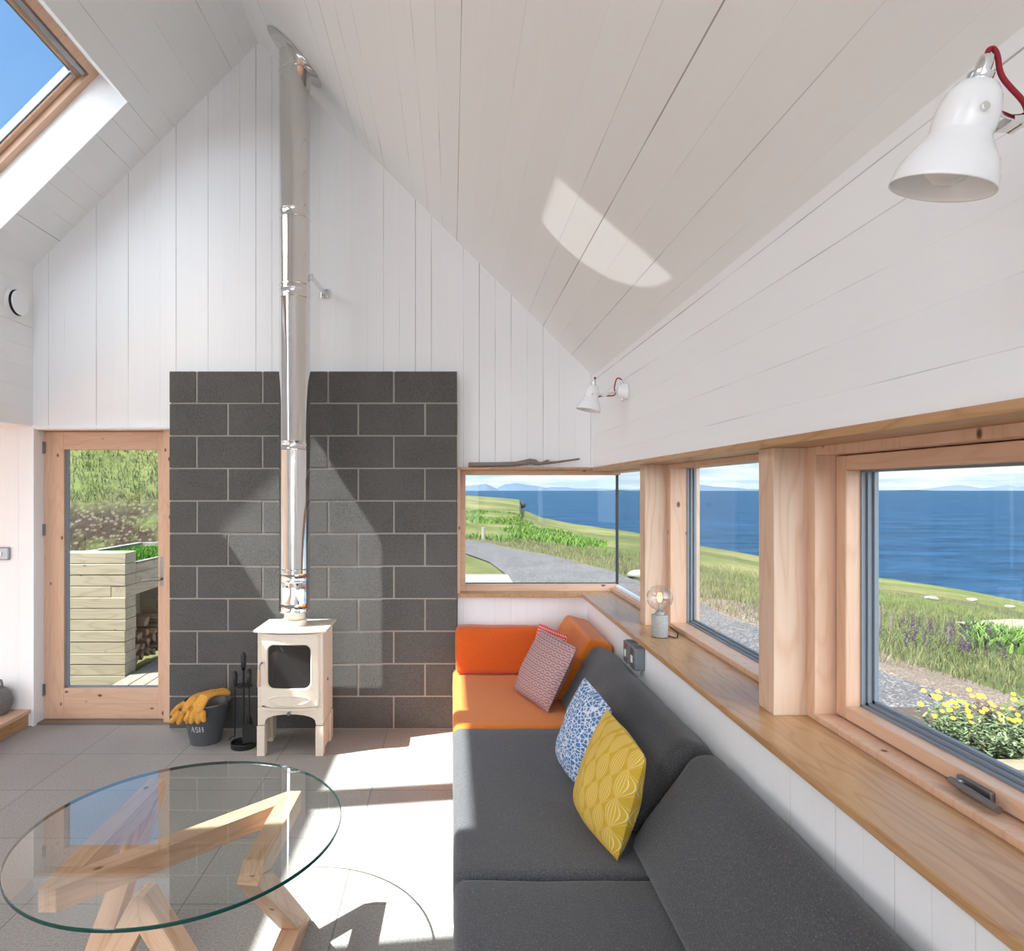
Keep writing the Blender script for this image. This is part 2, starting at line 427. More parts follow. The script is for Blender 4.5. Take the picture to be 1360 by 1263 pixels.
# rear gable, glazed
rg = MB()
rg.prism([(XL - .1, 2.5), (-2.7, 2.5), (-2.7, ZEL + .2), (XL - .1, ZEL)], 1, YB - .15, YB); rg.box(-2.7, .7, YB - .15, YB, 2.5, 2.62)
rg.box(-5.7, -2.7, YB - .15, YB, 0, 2.5); rg.box(.7, 1.32, YB - .15, YB, 0, 2.5)
struct('wall_rear', rg, M['white'])
rf = MB()
for x in (-2.7, -1.6, -.5, .6): rf.box(x, x + .1, YB - .1, YB - .02, 0, 2.5)
rf.box(-2.7, .7, YB - .1, YB - .02, 0, .1); rf.box(-2.7, .7, YB - .1, YB - .02, 2.4, 2.5)
wr = struct('window_8', rf, M['pine_z'])
MB().box(-2.65, .65, YB - .065, YB - .055, .08, 2.42).build('window_pane', M['glass'], wr)

# sloping ceilings, each a slab in its own (down-slope, along, out) axes
R2 = math.sqrt(.5)
def slope_obj(name, mb, mat, side):
    o = mb.build(name, mat); o['kind'] = 'structure'
    a = ANG[side]
    if side == 'L': o.matrix_world = Matrix(((-math.cos(a), 0, -math.sin(a), XA), (0, 1, 0, 0), (-math.sin(a), 0, math.cos(a), ZA), (0, 0, 0, 1)))
    else: o.matrix_world = Matrix(((math.cos(a), 0, math.sin(a), XA), (0, 1, 0, 0), (-math.sin(a), 0, math.cos(a), ZA), (0, 0, 0, 1)))
    return o
ANG = {'L': math.atan2(ZA - ZEL, XA - XL), 'R': math.atan2(ZA - ZER, XR - XA)}
LS = math.hypot(XA - XL, ZA - ZEL); RS = math.hypot(XR - XA, ZA - ZER)
TH = .24
S0 = (XA + 2.015) / R2; S1 = S0 + 1.17
holes = [(1.352, 4.012), (-2.9, -.35)]
cl = MB()
cl.box(-.0, S0, YB, YG, 0, TH); cl.box(S1, LS + .16, YB, YG, 0, TH)
ys = [YB, -2.9, -.35, 1.352, 4.012, YG]
for a, b in ((0, 1), (2, 3), (4, 5)): cl.box(S0, S1, ys[a], ys[b], 0, TH)
slope_obj('ceiling_left', cl, M['slope'], 'L')
slope_obj('ceiling_right', MB().box(0, RS + .3, YB, YG, 0, TH), M['slope'], 'R')
slope_obj('trim_ridge', MB().box(-.3, .0, YB, YG + .16, .0, .3), M['white'], 'L')
# white linings in the roof-window openings, then the timber roof windows
for k, (y0, y1) in enumerate(holes):
    rv = MB()
    rv.box(S0 - .006, S0 + .004, y0, y1, -.002, TH + .02); rv.box(S1 - .004, S1 + .006, y0, y1, -.002, TH + .02)
    rv.box(S0, S1, y0 - .006, y0 + .004, -.002, TH + .02); rv.box(S0, S1, y1 - .004, y1 + .006, -.002, TH + .02)
    slope_obj('trim_%d' % (k + 1), rv, M['white'], 'L')
def roof_window(num, y0, y1, wa=.118, wb=.118):
    f = MB(); D0, D1 = TH + .004, TH + .12; w = .055
    w = min(wa, wb, .055) if False else .055
    f.box(S0, S0 + w, y0, y1, D0, D1); f.box(S1 - w, S1, y0, y1, D0, D1)
    f.box(S0 + w, S1 - w, y0, y0 + w, D0, D1); f.box(S0 + w, S1 - w, y1 - w, y1, D0, D1)
    root = slope_obj('window_%d' % num, f, M['pine_x'], 'L')
    s = MB(); w2 = .118; D2, D3 = TH + .04, TH + .11
    a, b, c, d = S0 + w + .004, S1 - w - .004, y0 + w + .004, y1 - w - .004
    s.box(a, S0 + w2, c, d, D2, D3); s.box(S1 - w2, b, c, d, D2, D3)
    s.box(S0 + w2, S1 - w2, c, y0 + wa, D2, D3); s.box(S0 + w2, S1 - w2, y1 - wb, d, D2, D3)
    s.build('sash', M['pine_y'], root, bevel=.004)
    q = MB(); e = .012
    q.box(S0 + w2, S1 - w2, y1 - wb - e, y1 - wb, D2 + .012, D3 - .01); q.box(S0 + w2, S1 - w2, y0 + wa, y0 + wa + e, D2 + .012, D3 - .01)
    q.box(S0 + w2, S0 + w2 + e, y0 + w2, y1 - w2, D2 + .012, D3 - .01); q.box(S1 - w2 - e, S1 - w2, y0 + w2, y1 - w2, D2 + .012, D3 - .01)
    q.build('gasket', M['gasket'], root)
    MB().box(S0 + w2 - .01, S1 - w2 + .01, y0 + w2 - .01, y1 - w2 + .01, D3 - .03, D3 - .02).build('window_pane', M['glass'], root)
    h = MB(); h.box(S0 + .065, S0 + .095, y0 + .10, y1 - .075, D2 - .035, D2 - .006)
    h.build('opening_bar', M['metal'], root, bevel=.006)
    h = MB(); h.tube([(S0 + .125, y1 - .10, D2 - .014), (S0 + .125, y1 - .14, D2 - .014)], .008)
    h.build('bolt', M['metal'], root)
roof_window(1, 2.617, 4.012, .085, .097); roof_window(2, 1.352, 2.613, .118, .085); roof_window(9, -1.63, -.35); roof_window(10, -2.9, -1.66)

# ------------------------------------------------------------------ WINDOW BAND
ZS = .922
sl = MB()
sl.prism([(.89, YB), (.89, 4.405), (.036, 4.405), (.036, 4.56), (1.30, 4.56), (1.30, YB)], 2, .897, ZS)
struct('trim_sill', sl, M['oak_y'], bevel=.004)
sf = MB()
sf.box(.966, 1.32, YB, 4.42, 1.764, 1.787); sf.box(.036, 1.30, 4.42, 4.56, 1.771, 1.787)
struct('trim_soffit', sf, M['oak_y'], bevel=.002)
lj = MB(); lj.box(.036, .058, 4.405, 4.56, ZS, 1.771); struct('trim_jamb', lj, M['pine_z'], bevel=.002)
# end window and its frameless glass corner
w3 = MB(); w3.box(.058, .097, 4.52, 4.62, ZS, 1.787); w3.box(.097, 1.184, 4.52, 4.62, 1.737, 1.787); w3.box(.097, 1.165, 4.52, 4.62, ZS, .967)
w3.box(1.12, 1.19, 3.42, 4.518, ZS, .948); w3.box(1.12, 1.20, 3.42, 4.518, 1.75, 1.787)
w3o = struct('window_3', w3, M['pine_x'], bevel=.002)
MB().box(.09, 1.182, 4.597, 4.607, .95, 1.76).build('window_pane', M['glass'], w3o)
MB().box(1.178, 1.188, 3.40, 4.607, .94, 1.77).build('window_pane', M['glass'], w3o)
q = MB(); q.box(.097, 1.17, 4.586, 4.596, .966, .972); q.box(1.172, 1.188, 4.592, 4.61, .94, 1.76)
q.build('gasket', M['black_seal_and_shade'], w3o)
q = MB(); q.box(1.152, 1.178, 3.42, 4.58, .948, .962); q.build('gutter', M['white'], w3o)
# plywood piers
def pier(name, y0, y1):
    o = struct(name, MB().box(1.012, 1.30, y0, y1, ZS, 1.764), M['ply_z'], bevel=.002)
    return o
pier('trim_pier', 3.376, 3.466); pier('trim_pier_near', 2.026, 2.125); pier('trim_pier_rear', -.62, -.52); pier('trim_pier_last', -3.0, -2.9)
def side_window(num, y0, y1, opening):
    f = MB(); xa = 1.13 if not opening else 1.116
    if not opening:
        f.box(xa, 1.26, y1 - .045, y1, ZS, 1.764); f.box(xa, 1.26, y0, y0 + .045, ZS, 1.764)
        f.box(xa, 1.26, y0 + .045, y1 - .045, ZS, .945); f.box(xa, 1.26, y0 + .045, y1 - .045, 1.742, 1.764)
        r = struct('window_%d' % num, f, M['pine_z'], bevel=.002)
        gk = MB()
        for i, x in enumerate((1.215, 1.23, 1.245)):
            e = .006 + .007 * i
            gk.box(x, x + .012, y1 - .045 - e, y1 - .045, .945, 1.742); gk.box(x, x + .012, y0 + .045, y0 + .045 + e, .945, 1.742)
            gk.box(x, x + .012, y0 + .045, y1 - .045, .945, .945 + e)
        gk.build('gasket', M['gasket'], r)
        MB().box(1.248, 1.254, y0 + .04, y1 - .04, .94, 1.75).build('window_pane', M['glass'], r)
    else:
        f.box(xa, 1.262, y1 - .045, y1, ZS, 1.764); f.box(xa, 1.262, y0, y0 + .045, ZS, 1.764)
        ya, yb = y0 + .045, y1 - .045; f.box(xa, 1.176, ya, yb, ZS, .942); f.box(xa, 1.262, ya, yb, 1.737, 1.764); f.box(1.177, 1.262, ya, yb, ZS, .941); f.box(1.252, 1.261, ya, yb, 1.70, 1.7365); f.box(1.252, 1.261, ya, yb, .9415, .96)
        r = struct('window_%d' % num, f, M['pine_z'], bevel=.002)
        a, b = y0 + .045 + .004, y1 - .049
        s = MB(); s.box(1.178, 1.25, b - .05, b, .945, 1.734); s.box(1.178, 1.25, a, a + .05, .945, 1.734)
        so = s.build('sash', M['pine_z'], r, bevel=.004)
        s = MB(); s.box(1.178, 1.25, a + .05, b - .05, .945, .984); s.box(1.178, 1.25, a + .05, b - .05, 1.69, 1.734); s.build('sash_rail', M['pine_y'], r, bevel=.004)
        gk = MB()
        for i, x in enumerate((1.222, 1.236, 1.25)):
            e = .006 + .008 * i
            gk.box(x, x + .012, b - .05 - e, b - .05, .984, 1.69); gk.box(x, x + .012, a + .05, a + .05 + e, .984, 1.69)
            gk.box(x, x + .012, a + .05, b - .05, .984, .984 + e); gk.box(x, x + .012, a + .05, b - .05, 1.684, 1.69)
        gk.build('gasket', M['gasket'], r)
        MB().box(1.256, 1.262, a + .04, b - .04, .97, 1.70).build('window_pane', M['glass'], r)
        # handle: backplate on the sash rail, bar towards the viewer
        yh = 1.43
        h = MB(); h.box(1.166, 1.178, yh - .035, yh + .06, .950, .975)
        ho = h.build('handle', M['bronze'], r, bevel=.003)
        h = MB(); h.tube([(1.166, yh + .045, .962), (1.148, yh + .045, .962)], .009, 12); h.tube([(1.150, yh + .056, .962), (1.150, yh - .075, .957)], .0085, 14)
        h.build('lever', M['bronze'], ho, smooth=True)
side_window(4, 2.125, 3.376, False)
side_window(5, -.52, 2.026, True)
side_window(6, -2.9, -.62, False)

# ------------------------------------------------------------------ GARDEN DOOR
f = MB(); f.box(-2.915, -2.886, YG + .035, 4.62, 0, 2.075); f.box(-2.915, -1.93, YG + .035, 4.62, 2.046, 2.075); f.box(-2.012, -1.93, YG + .035, 4.62, 0, 2.075)
dr = struct('door_1', f, M['pine_z'], bevel=.002)
lf = MB(); YD = 4.56
lf.box(-2.884, -2.745, YD, YD + .055, .012, 2.043); lf.box(-2.078, -2.014, YD, YD + .055, .012, 2.043)
lfo = lf.build('stile', M['pine_z'], dr, bevel=.002)
MB().box(-2.745, -2.078, YD, YD + .055, 1.918, 2.043).build('top_rail', M['pine_x'], dr, bevel=.002)
l2 = MB(); l2.box(-2.745, -2.078, YD, YD + .055, .012, .118); l2.box(-2.745, -2.078, YD, YD + .055, .1185, .229)
l2.build('bottom_rail', M['pine_x'], dr, bevel=.002)
MB().box(-2.75, -2.07, YD + .035, YD + .045, .22, 1.925).build('window_pane', glass('door_glass', (.95, .97, .97), 1.45, .1), dr)
q = MB(); q.box(-2.745, -2.727, YD + .02, YD + .045, .229, 1.918); q.box(-2.745, -2.078, YD + .02, YD + .045, .229, .238)
q.build('gasket', M['gasket'], dr)
q = MB(); q.box(-2.915, -1.93, YG + .02, 4.62, 0, .011); q.build('threshold', M['metal'], dr)
for z in (1.93, 1.35, .22):
    h = MB(); h.tube([(-2.893, YD - .014, z - .045), (-2.893, YD - .014, z + .045)], .010, 12); h.box(-2.893, -2.872, YD - .006, YD + .001, z - .04, z + .04)
    h.build('hinge', M['metal'], dr, smooth=True)
h = MB(); h.box(-2.062, -2.018, YD - .008, YD + .001, .955, 1.155); ho = h.build('door_handle', M['bronze'], dr, bevel=.002)
h = MB(); h.tube([(-2.04, YD - .004, 1.005), (-2.04, YD - .055, 1.005)], .009); h.tube([(-2.032, YD - .055, 1.005), (-2.10, YD - .055, 1.003), (-2.17, YD - .052, .995)], .009)
h.build('lever', M['bronze'], ho, smooth=True)
h = MB(); h.tube([(-2.04, YD - .004, 1.10), (-2.04, YD - .02, 1.10)], .009); h.build('key_cylinder', M['metal'], ho)
struct('trim_door', MB().box(-2.897, -2.886, YG - .012, 4.56, 0, 2.06), M['white'])
struct('trim_door_head', MB().box(-2.897, -1.93, YG - .012, YG + .04, 2.058, 2.076), M['white'])

# ------------------------------------------------------------------ BLOCK HEARTH WALL
BX0, BX1, BY = -1.919, .036, 4.38
bw = MB(); bw.box(BX0 + .004, BX1 - .004, BY + .006, YG, 0, 2.436, 1)
CH = .2216
for r in range(11):
    z0 = r * CH + .010; z1 = (r + 1) * CH
    top = 10 - r
    jx = [-1.734, -1.287, -.841, -.394] if top % 2 == 0 else [-1.523, -1.077, -.636, -.182]
    xs = [BX0] + jx + [BX1]
    for a, b in zip(xs[:-1], xs[1:]):
        x0 = a + (.006 if a != BX0 else 0); x1 = b - (.006 if b != BX1 else 0)
        jj = random.uniform(-.0012, .0012)
        bw.box(x0 + jj, x1 + jj, BY + random.uniform(0, .0015), BY + .03, z0 + .0012, z1, 0)
bwo = struct('wall_hearth', bw, [M['block'], M['mortar']], bevel=.0035)

# ------------------------------------------------------------------ LEFT STEP / platform and its things
pf = MB(); pf.box(-5.6, -2.93, YB + .5, YG, 0, .09)
struct('floor_niche', pf, M['oak_y'])
tag(MB().box(-4.5, -2.91, -1, YG - .002, .090, .116).build('platform_board', M['pine_y'], bevel=.004), 'pale timber platform board along the low step left of the glazed door', 'step')
MB()
# stoneware bottle
C = V((-3.10, 4.36, .116))
o = thing('stoneware_jug', C, 'round grey speckled stoneware jug with small loop handle on the timber step', 'jug')
prof = [(0, 0), (.075, 0), (.088, .008), (.108, .05), (.112, .09), (.102, .13), (.075, .165), (.045, .185), (.026, .197), (.022, .21), (.026, .216), (.018, .218), (.014, .20), (0, .20)]
MB().lathe(prof, C, 36).build('body', M['stoneware'], o, smooth='all')
MB().tube([C + V((.020, 0, .212)), C + V((.030, 0, .232)), C + V((.050, 0, .228)), C + V((.058, 0, .20)), C + V((.058, 0, .175))], .008).build('handle', M['stoneware'], o, smooth='all')
# wall vent
C = V((XL, 4.265, 2.87))
o = thing('air_vent', C, 'round white air vent disc on the upper left wall', 'vent')
Rx = Matrix.Rotation(PI / 2, 3, 'Y')
MB().lathe([(0, 0), (.094, 0), (.094, .008), (.080, .020), (0, .020)], C, 36, M=Rx).build('rim', M['white_gloss'], o, smooth=True)
MB().lathe([(.0, .021), (.084, .021), (.084, .0215), (0, .0215)], C, 36, M=Rx).build('gap_shade_disc', M['black_seal_and_shade'], o)  # black disc stands in for the shade in the vent gap
MB().lathe([(0, .018), (.055, .018), (.060, .034), (.080, .036), (.082, .046), (0, .050)], C, 36, M=Rx).build('disc', M['white_gloss'], o, smooth=True)
# switch plate on the niche end wall
C = V((-3.15, YG, 1.19))
o = thing('light_switch', C, 'brushed grey switch plate beside the garden door', 'switch')
MB().box(-3.22, -3.053, YG - .018, YG, 1.147, 1.237).build('plate', M['metal'], o, bevel=.012, seg=3)
MB().box(-3.16, -3.10, YG - .023, YG - .016, 1.175, 1.207).build('rocker', M['white_gloss'], o, bevel=.003)

# ------------------------------------------------------------------ STOVE
SX0, SX1, SF, SB = -1.19, -.79, 3.95, 4.27
o = thing('wood_stove', (-.99, 4.1, 0), 'cream enamelled wood burning stove with a dark glass door standing before the block wall', 'stove')
def bowed(x0, x1, z0, z1, y, depth, bow, n=12):
    m = MB(); pts = []
    for i in range(n + 1):
        u = i / n; x = x0 + (x1 - x0) * u; pts.append((x, y - bow * (1 - (2 * u - 1) ** 2)))
    pts += [(x1, y + depth), (x0, y + depth)]
    m.prism(pts, 2, z0, z1); return m
b = MB()
b.box(SX0, SX0 + .012, SF + .021, SB, .19, .761); b.box(SX1 - .012, SX1, SF + .021, SB, .19, .761); b.box(SX0 + .013, SX1 - .013, SB - .01, SB - .001, .19, .76)
b.box(SX0 + .013, SX1 - .013, SF + .022, SB - .012, .27, .285)
b.box(SX0, SX0 + .028, SF, SF + .02, .301, .761); b.box(SX1 - .028, SX1, SF, SF + .02, .301, .761); b.box(SX0 + .0285, SX1 - .0285, SF + .001, SF + .02, .748, .761)
# front apron with arch
ap = []
for i in range(13):
    a = PI * i / 12; ap.append((-.99 - .157 * math.cos(a), .19 + .065 * math.sin(a) ** .6))
b.prism([(SX0, .19)] + ap + [(SX1, .19), (SX1, .30), (SX0, .30)], 1, SF, SF + .02)
b.prism([(SX0 + .014, .19)] + [(x, z * .6 + .19 * .4) for x, z in ap] + [(SX1 - .014, .19), (SX1 - .014, .268), (SX0 + .014, .268)], 1, SB - .03, SB - .015)
b.build('body', M['cream'], o, bevel=.003)
tp = bowed(-1.212, -.765, .762, .776, SF - .02, .345, .035); tp.build('top_plate', M['cream'], o, bevel=.003)
def legf(x0, x1, y0, y1): return MB().box(x0, x1, y0, y1, 0, .185)
for x0, x1, y0, y1 in ((SX0 - .004, SX0 + .045, SF - .006, SF + .05), (SX1 - .045, SX1 + .004, SF - .006, SF + .05), (SX0 - .004, SX0 + .03, SB - .09, SB), (SX1 - .03, SX1 + .004, SB - .09, SB)):
    MB().box(x0, x1, y0, y1, 0, .185).build('leg', M['cream'], o, bevel=.004)
for xa_ in (SX0, SX1 - .012): MB().box(xa_, xa_ + .012, SF + .05, SB - .09, .03, .185).build('side_panel', M['cream'], o)
# door: bowed plate with rounded window
dz0, dz1, dx0, dx1 = .308, .752, -1.163, -.815
wx0, wx1, wz0, wz1 = -1.122, -.862, .425, .682
def bowy(x): u = (x - dx0) / (dx1 - dx0); return SF - .012 - .026 * (1 - (2 * u - 1) ** 2)
def rrect(x0, x1, z0, z1, r, n=6, bulge=0.0):
    p = []
    for cx, cz, a0 in ((x1 - r, z1 - r, 0), (x0 + r, z1 - r, 90), (x0 + r, z0 + r, 180), (x1 - r, z0 + r, 270)):
        for i in range(n + 1):
            a = math.radians(a0 + 90 * i / n); p.append((cx + r * math.cos(a), cz + r * math.sin(a)))
    if bulge:
        xm = (x0 + x1) / 2; hw = (x1 - x0) / 2
        p = [(x, z + (bulge if z > (z0 + z1) / 2 else -bulge) * (1 - ((x - xm) / hw) ** 2)) for x, z in p]
    return p
def dens(p, k=6):
    q = []
    for i in range(len(p)):
        a, b2 = V(p[i]), V(p[(i + 1) % len(p)]); n = k if (b2 - a).length > .05 else 1
        for j in range(n): q.append(tuple(a.lerp(b2, j / n)))
    return q
inner = dens(rrect(wx0, wx1, wz0, wz1, .035, 6, .006)); outer = []
cx_, cz_ = (wx0 + wx1) / 2, (wz0 + wz1) / 2
for x, z in inner:
    dx, dz = x - cx_, z - cz_
    tt = min(((dx1 - .0 - cx_) / dx if dx > 0 else (dx0 - cx_) / dx) if abs(dx) > 1e-6 else 99, ((dz1 - cz_) / dz if dz > 0 else (dz0 - cz_) / dz) if abs(dz) > 1e-6 else 99)
    outer.append((cx_ + dx * tt, cz_ + dz * tt))
d = MB(); n = len(inner)
rows = [[V((x, bowy(x) + .022, z)) for x, z in outer], [V((x, bowy(x), z)) for x, z in outer],
        [V((x + (x - cx_) * .05, bowy(x), z + (z - cz_) * .05)) for x, z in inner], [V((x, bowy(x) + .008, z)) for x, z in inner], [V((x, bowy(x) + .022, z)) for x, z in inner]]
vs = [p for r in rows for p in r]
d.add(vs, [(i * n + k, i * n + (k + 1) % n, (i + 1) * n + (k + 1) % n, (i + 1) * n + k) for i in range(4) for k in range(n)])
# corner triangles of the outer rectangle
cm = MB()
for X, Z in ((dx0, dz0), (dx1, dz0), (dx0, dz1), (dx1, dz1)):
    cand = sorted(outer, key=lambda p: (p[0] - X) ** 2 + (p[1] - Z) ** 2)[:2]
    if (V(cand[0]) - V((X, Z))).length > 1e-4:
        d.add([(X, bowy(X), Z), (cand[0][0], bowy(cand[0][0]), cand[0][1]), (cand[1][0], bowy(cand[1][0]), cand[1][1])], [(0, 1, 2)])
do = d.build('door', M['cream'], o, smooth=True)
for X in (dx0 + .014, dx1 - .014):
    for Z in (dz0 + .014, dz1 - .014): MB().tube([(X, bowy(X) - .004, Z), (X, bowy(X) + .004, Z)], .006, 10).build('door_stud', M['cream'], do)

gl = MB(); n = len(inner); gl.add([(x, bowy(x) + .012, z) for x, z in inner], [tuple(range(n))])
gl.build('door_glass', M['stove_glass'], do)
fb = MB(); fb.box(SX0 + .02, SX1 - .02, SF + .03, SB - .03, .29, .745); fb.build('firebox', M['stove_dark'], o)
lip = MB()
pts = []
for i in range(25):
    a = 2 * PI * i / 24; pts.append(V((-.99 + .125 * math.cos(a), 0, .352 + .028 * math.sin(a)))); pts[-1].y = bowy(pts[-1].x) - .002 - .004 * max(0, -math.sin(a))
lip.tube(pts, .004, 8, cap=False); lip.build('door_emblem_ring', M['cream'], do, smooth='all')
bl = bowed(-1.155, -.822, .283, .302, SF - .006, .02, .022); bl.build('lower_ledge', M['cream'], o, bevel=.003)
h = MB(); h.tube([(-1.158, SF - .012, .575), (-1.158, SF - .035, .58), (-1.165, SF - .045, .565), (-1.168, SF - .045, .54)], .006); ho = h.build('door_handle', M['metal'], o, smooth=True)
h = MB(); h.tube([(-1.168, SF - .045, .545), (-1.170, SF - .045, .44)], .0085, 10); h.build('handle_grip', M['pine_z'], ho, smooth=True)
k = MB(); k.tube([(-.998, SF - .012, .262), (-.998, SF + .02, .262)], .011, 14); k.tube([(-.99, SF - .004, .275), (-.97, SF - .004, .285)], .004); k.build('air_control', M['metal'], o, smooth=True)
k = MB(); k.tube([(SX1 - .001, 4.10, .43), (SX1 + .003, 4.10, .43)], .010, 12); k.build('side_plug', M['stove_dark'], o)
PX, PY = -.999, 4.10
c = MB(); c.lathe([(.078, .774), (.078, .812), (.070, .816), (.062, .816), (0, .816)], (PX, PY, 0), 40); c.build('flue_collar', M['cream'], o, smooth=True)

# ------------------------------------------------------------------ FLUE
o = thing('flue_pipe', (PX, PY, .8165), 'tall polished stainless steel flue pipe rising from the stove to the ceiling', 'flue pipe')
RF = .096
def zc(y): return 1.63 + (651 - y) * PY / 856
cuts = [.862] + [zc(y) for y in (772, 598, 398, 293)]
ztop = ZA - (PX - XA) + .02
c = MB(); c.lathe([(.058, .8165), (.066, .817), (.066, .84), (.066, .866)], (PX, PY, 0), 40); c.build('flue_spigot', M['cream'], o, smooth=True)
segs = cuts + [ztop]
for a, b in zip(segs[:-1], segs[1:]):
    e = .018
    pr = [(RF - .012, a), (RF - .001, a), (RF + .002, a + .003), (RF + .002, a + .006), (RF, a + .009), (RF, a + .05), (RF + .002, a + .053), (RF + .002, a + .056), (RF, a + .060), (RF, b)]
    MB().lathe(pr, (PX, PY, 0), 64).build('pipe_section', M['flue'], o, smooth=True)
for z in [zc(380), zc(97), zc(755)]:
    MB().lathe([(RF, z - .004), (RF + .0025, z - .002), (RF + .0025, z + .002), (RF, z + .004)], (PX, PY, 0), 64).build('joint_band', M['flue'], o, smooth=True)
# slanting ceiling plate
aR = ANG['R']; n_in = V((-math.sin(aR), 0, -math.cos(aR))); sdir = V((math.cos(aR), 0, -math.sin(aR)))
base = V((PX, PY, ZA - (PX - XA) * math.tan(aR)))
pl = MB(); N = 64; ring = []
for off, so, yo in ((.002, .235, .165), (.006, .235, .165), (.008, .228, .158)):
    ring += [base + n_in * off + sdir * (so * math.cos(2 * PI * k / N)) + V((0, yo * math.sin(2 * PI * k / N), 0)) for k in range(N)]
fs = [(i * N + k, i * N + (k + 1) % N, (i + 1) * N + (k + 1) % N, (i + 1) * N + k) for i in range(2) for k in range(N)] + [tuple(range(2 * N, 3 * N))]
pl.add(ring, fs); pl.build('ceiling_plate', M['flue'], o, smooth=True)
bk = MB(); zb = zc(374); bk.box(PX + .085, PX + .118, PY + .0, PY + .02, zb + .01, zb + .05); bk.beam((PX + .108, PY + .01, zb + .03), (PX + .125, YG - .004, zb + .03), .010, .035, (0, 0, 1)); bk.box(PX + .095, PX + .15, YG - .008, YG - .001, zb - .0, zb + .06)
bk.build('wall_bracket', M['chrome'], o, bevel=.002)

# ------------------------------------------------------------------ ASH BUCKET
BC = V((-1.60, 4.195, 0))
o = thing('ash_bucket', BC, 'dark grey metal bucket marked ASH on the floor left of the stove', 'bucket')
rb, rt, hb = .097, .152, .262
MB().lathe([(0, .006), (rb - .004, .006), (rb, 0), (rb, .012), (rt, hb - .006), (rt + .004, hb), (rt, hb + .004), (rt - .004, hb), (rb - .003, .012), (0, .012)], BC, 48).build('body', M['bucket'], o, smooth=True)
MB().tube([BC + V((rt * math.cos(a), rt * math.sin(a), hb)) for a in [2 * PI * i / 48 for i in range(49)]], .0045, 8, cap=False).build('rim', M['metal'], o, smooth='all')
hp = []
for i in range(15):
    a = PI * i / 14; hp.append(BC + V((rt * math.cos(a) * 1.0, -.05 + .12 * math.sin(a), hb - .012 + .045 * math.sin(a))))
hpo = MB().tube(hp, .003, 8).build('handle', M['metal'], o, smooth='all')
MB().tube([BC + V((.0, .07, .300)), BC + V((.085, .07, .300))], .012, 12).build('grip', M['ply_z'], hpo, smooth=True)
# lettering, wrapped on the front of the bucket
def letter_strokes():
    L = []
    def st(p, w): L.append((p, w))
    # A
    st([(-1.15, 0), (-.85, 1)], .07); st([(-.85, 1), (-.55, 0)], .16); st([(-1.02, .34), (-.68, .34)], .06)
    st([(-1.27, .03), (-1.03, .03)], .06); st([(-.70, .03), (-.40, .03)], .06)
    # S
    pts = []
    for i in range(13):
        a = math.radians(35 + 235 * i / 12); pts.append((.0 + .22 * math.cos(a), .74 + .23 * math.sin(a)))
    for i in range(1, 13):
        a = math.radians(90 - 235 * i / 12); pts.append((.0 + .24 * math.cos(a), .26 + .26 * math.sin(a)))
    st(pts, .12)
    # H
    st([(.55, 0), (.55, 1)], .16); st([(1.12, 0), (1.12, 1)], .16); st([(.55, .52), (1.12, .52)], .06)
    for x in (.55, 1.12):
        for z in (.03, .97): st([(x - .16, z), (x + .16, z)], .06)
    return L
tx = MB(); S = .034
th0 = math.atan2(-1, .02) - .08
def onb(u, w):
    z = .098 + w * S; r = rb + (rt - rb) * (z - .012) / (hb - .018) + .0012
    a = -PI / 2 - .10 + u * S / r
    return BC + V((r * math.cos(a), r * math.sin(a), z))
for pts, w in letter_strokes():
    for (x0, y0), (x1, y1) in zip(pts[:-1], pts[1:]):
        d_ = V((x1 - x0, y1 - y0)); d_.normalize(); nn = V((-d_.y, d_.x)) * w / 2; ee = d_ * (.02 if len(pts) > 2 else 0)
        q4 = [(x0 - ee.x - nn.x, y0 - ee.y - nn.y), (x1 + ee.x - nn.x, y1 + ee.y - nn.y), (x1 + ee.x + nn.x, y1 + ee.y + nn.y), (x0 - ee.x + nn.x, y0 - ee.y + nn.y)]
        tx.add([onb(*p) for p in q4], [(0, 1, 2, 3)])
tx.build('lettering', plain('pale_lettering', (.62, .63, .64), .6), o)

# gloves draped over the bucket rim
def glove(name, label, base, dirx, spread, lift):
    m = MB()
    fx = V((dirx, 0, 0)).normalized() if not isinstance(dirx, Vector) else dirx.normalized()
    up = V((0, 0, 1)); out = V((0, -1, 0))
    side = fx
    # cuff lies across the bucket, palm bends over the rim, fingers hang
    def P(s, a, b): return base + side * s + out * a + up * b
    cuff = [P(.10, -.15, .016 + lift), P(.078, -.11, .026 + lift), P(.045, -.06, .034 + lift)]
    palm = [P(.045, -.06, .034 + lift), P(.02, -.015, .026 + lift), P(.0, .022, -.004), P(-.008, .034, -.034)]
    m.tube(cuff, [.062, .050, .043], 16, flat=.42); m.tube(palm, [.043, .045, .046, .040], 16, flat=.48)
    for i, (ln, of, an) in enumerate(((.062, -.040, -.50), (.078, -.014, -.25), (.078, .013, -.02), (.064, .039, .18))):
        s0 = -.008 + of
        p = [P(s0, .032, -.028), P(s0 + math.sin(an) * ln * .45 * spread, .046, -.028 - ln * .5), P(s0 + math.sin(an) * ln * spread, .044, -.028 - ln * .86), P(s0 + math.sin(an) * ln * 1.08 * spread, .040, -.028 - ln)]
        m.tube(p, [.0175, .0178, .0165, .010], 10)
    th = [P(-.035, -.01, .01 + lift * .4), P(-.066, .018, -.005), P(-.088, .036, -.03), P(-.098, .038, -.045)]
    m.tube(th, [.018, .0155, .0145, .009], 10)
    ob = m.build(name, M['leather'])
    r = ob.modifiers.new('skin', 'REMESH'); r.mode = 'VOXEL'; r.voxel_size = .0042; r.use_smooth_shade = True
    sm = ob.modifiers.new('smooth', 'SMOOTH'); sm.iterations = 5; sm.factor = .6
    return tag(ob, label, 'glove')
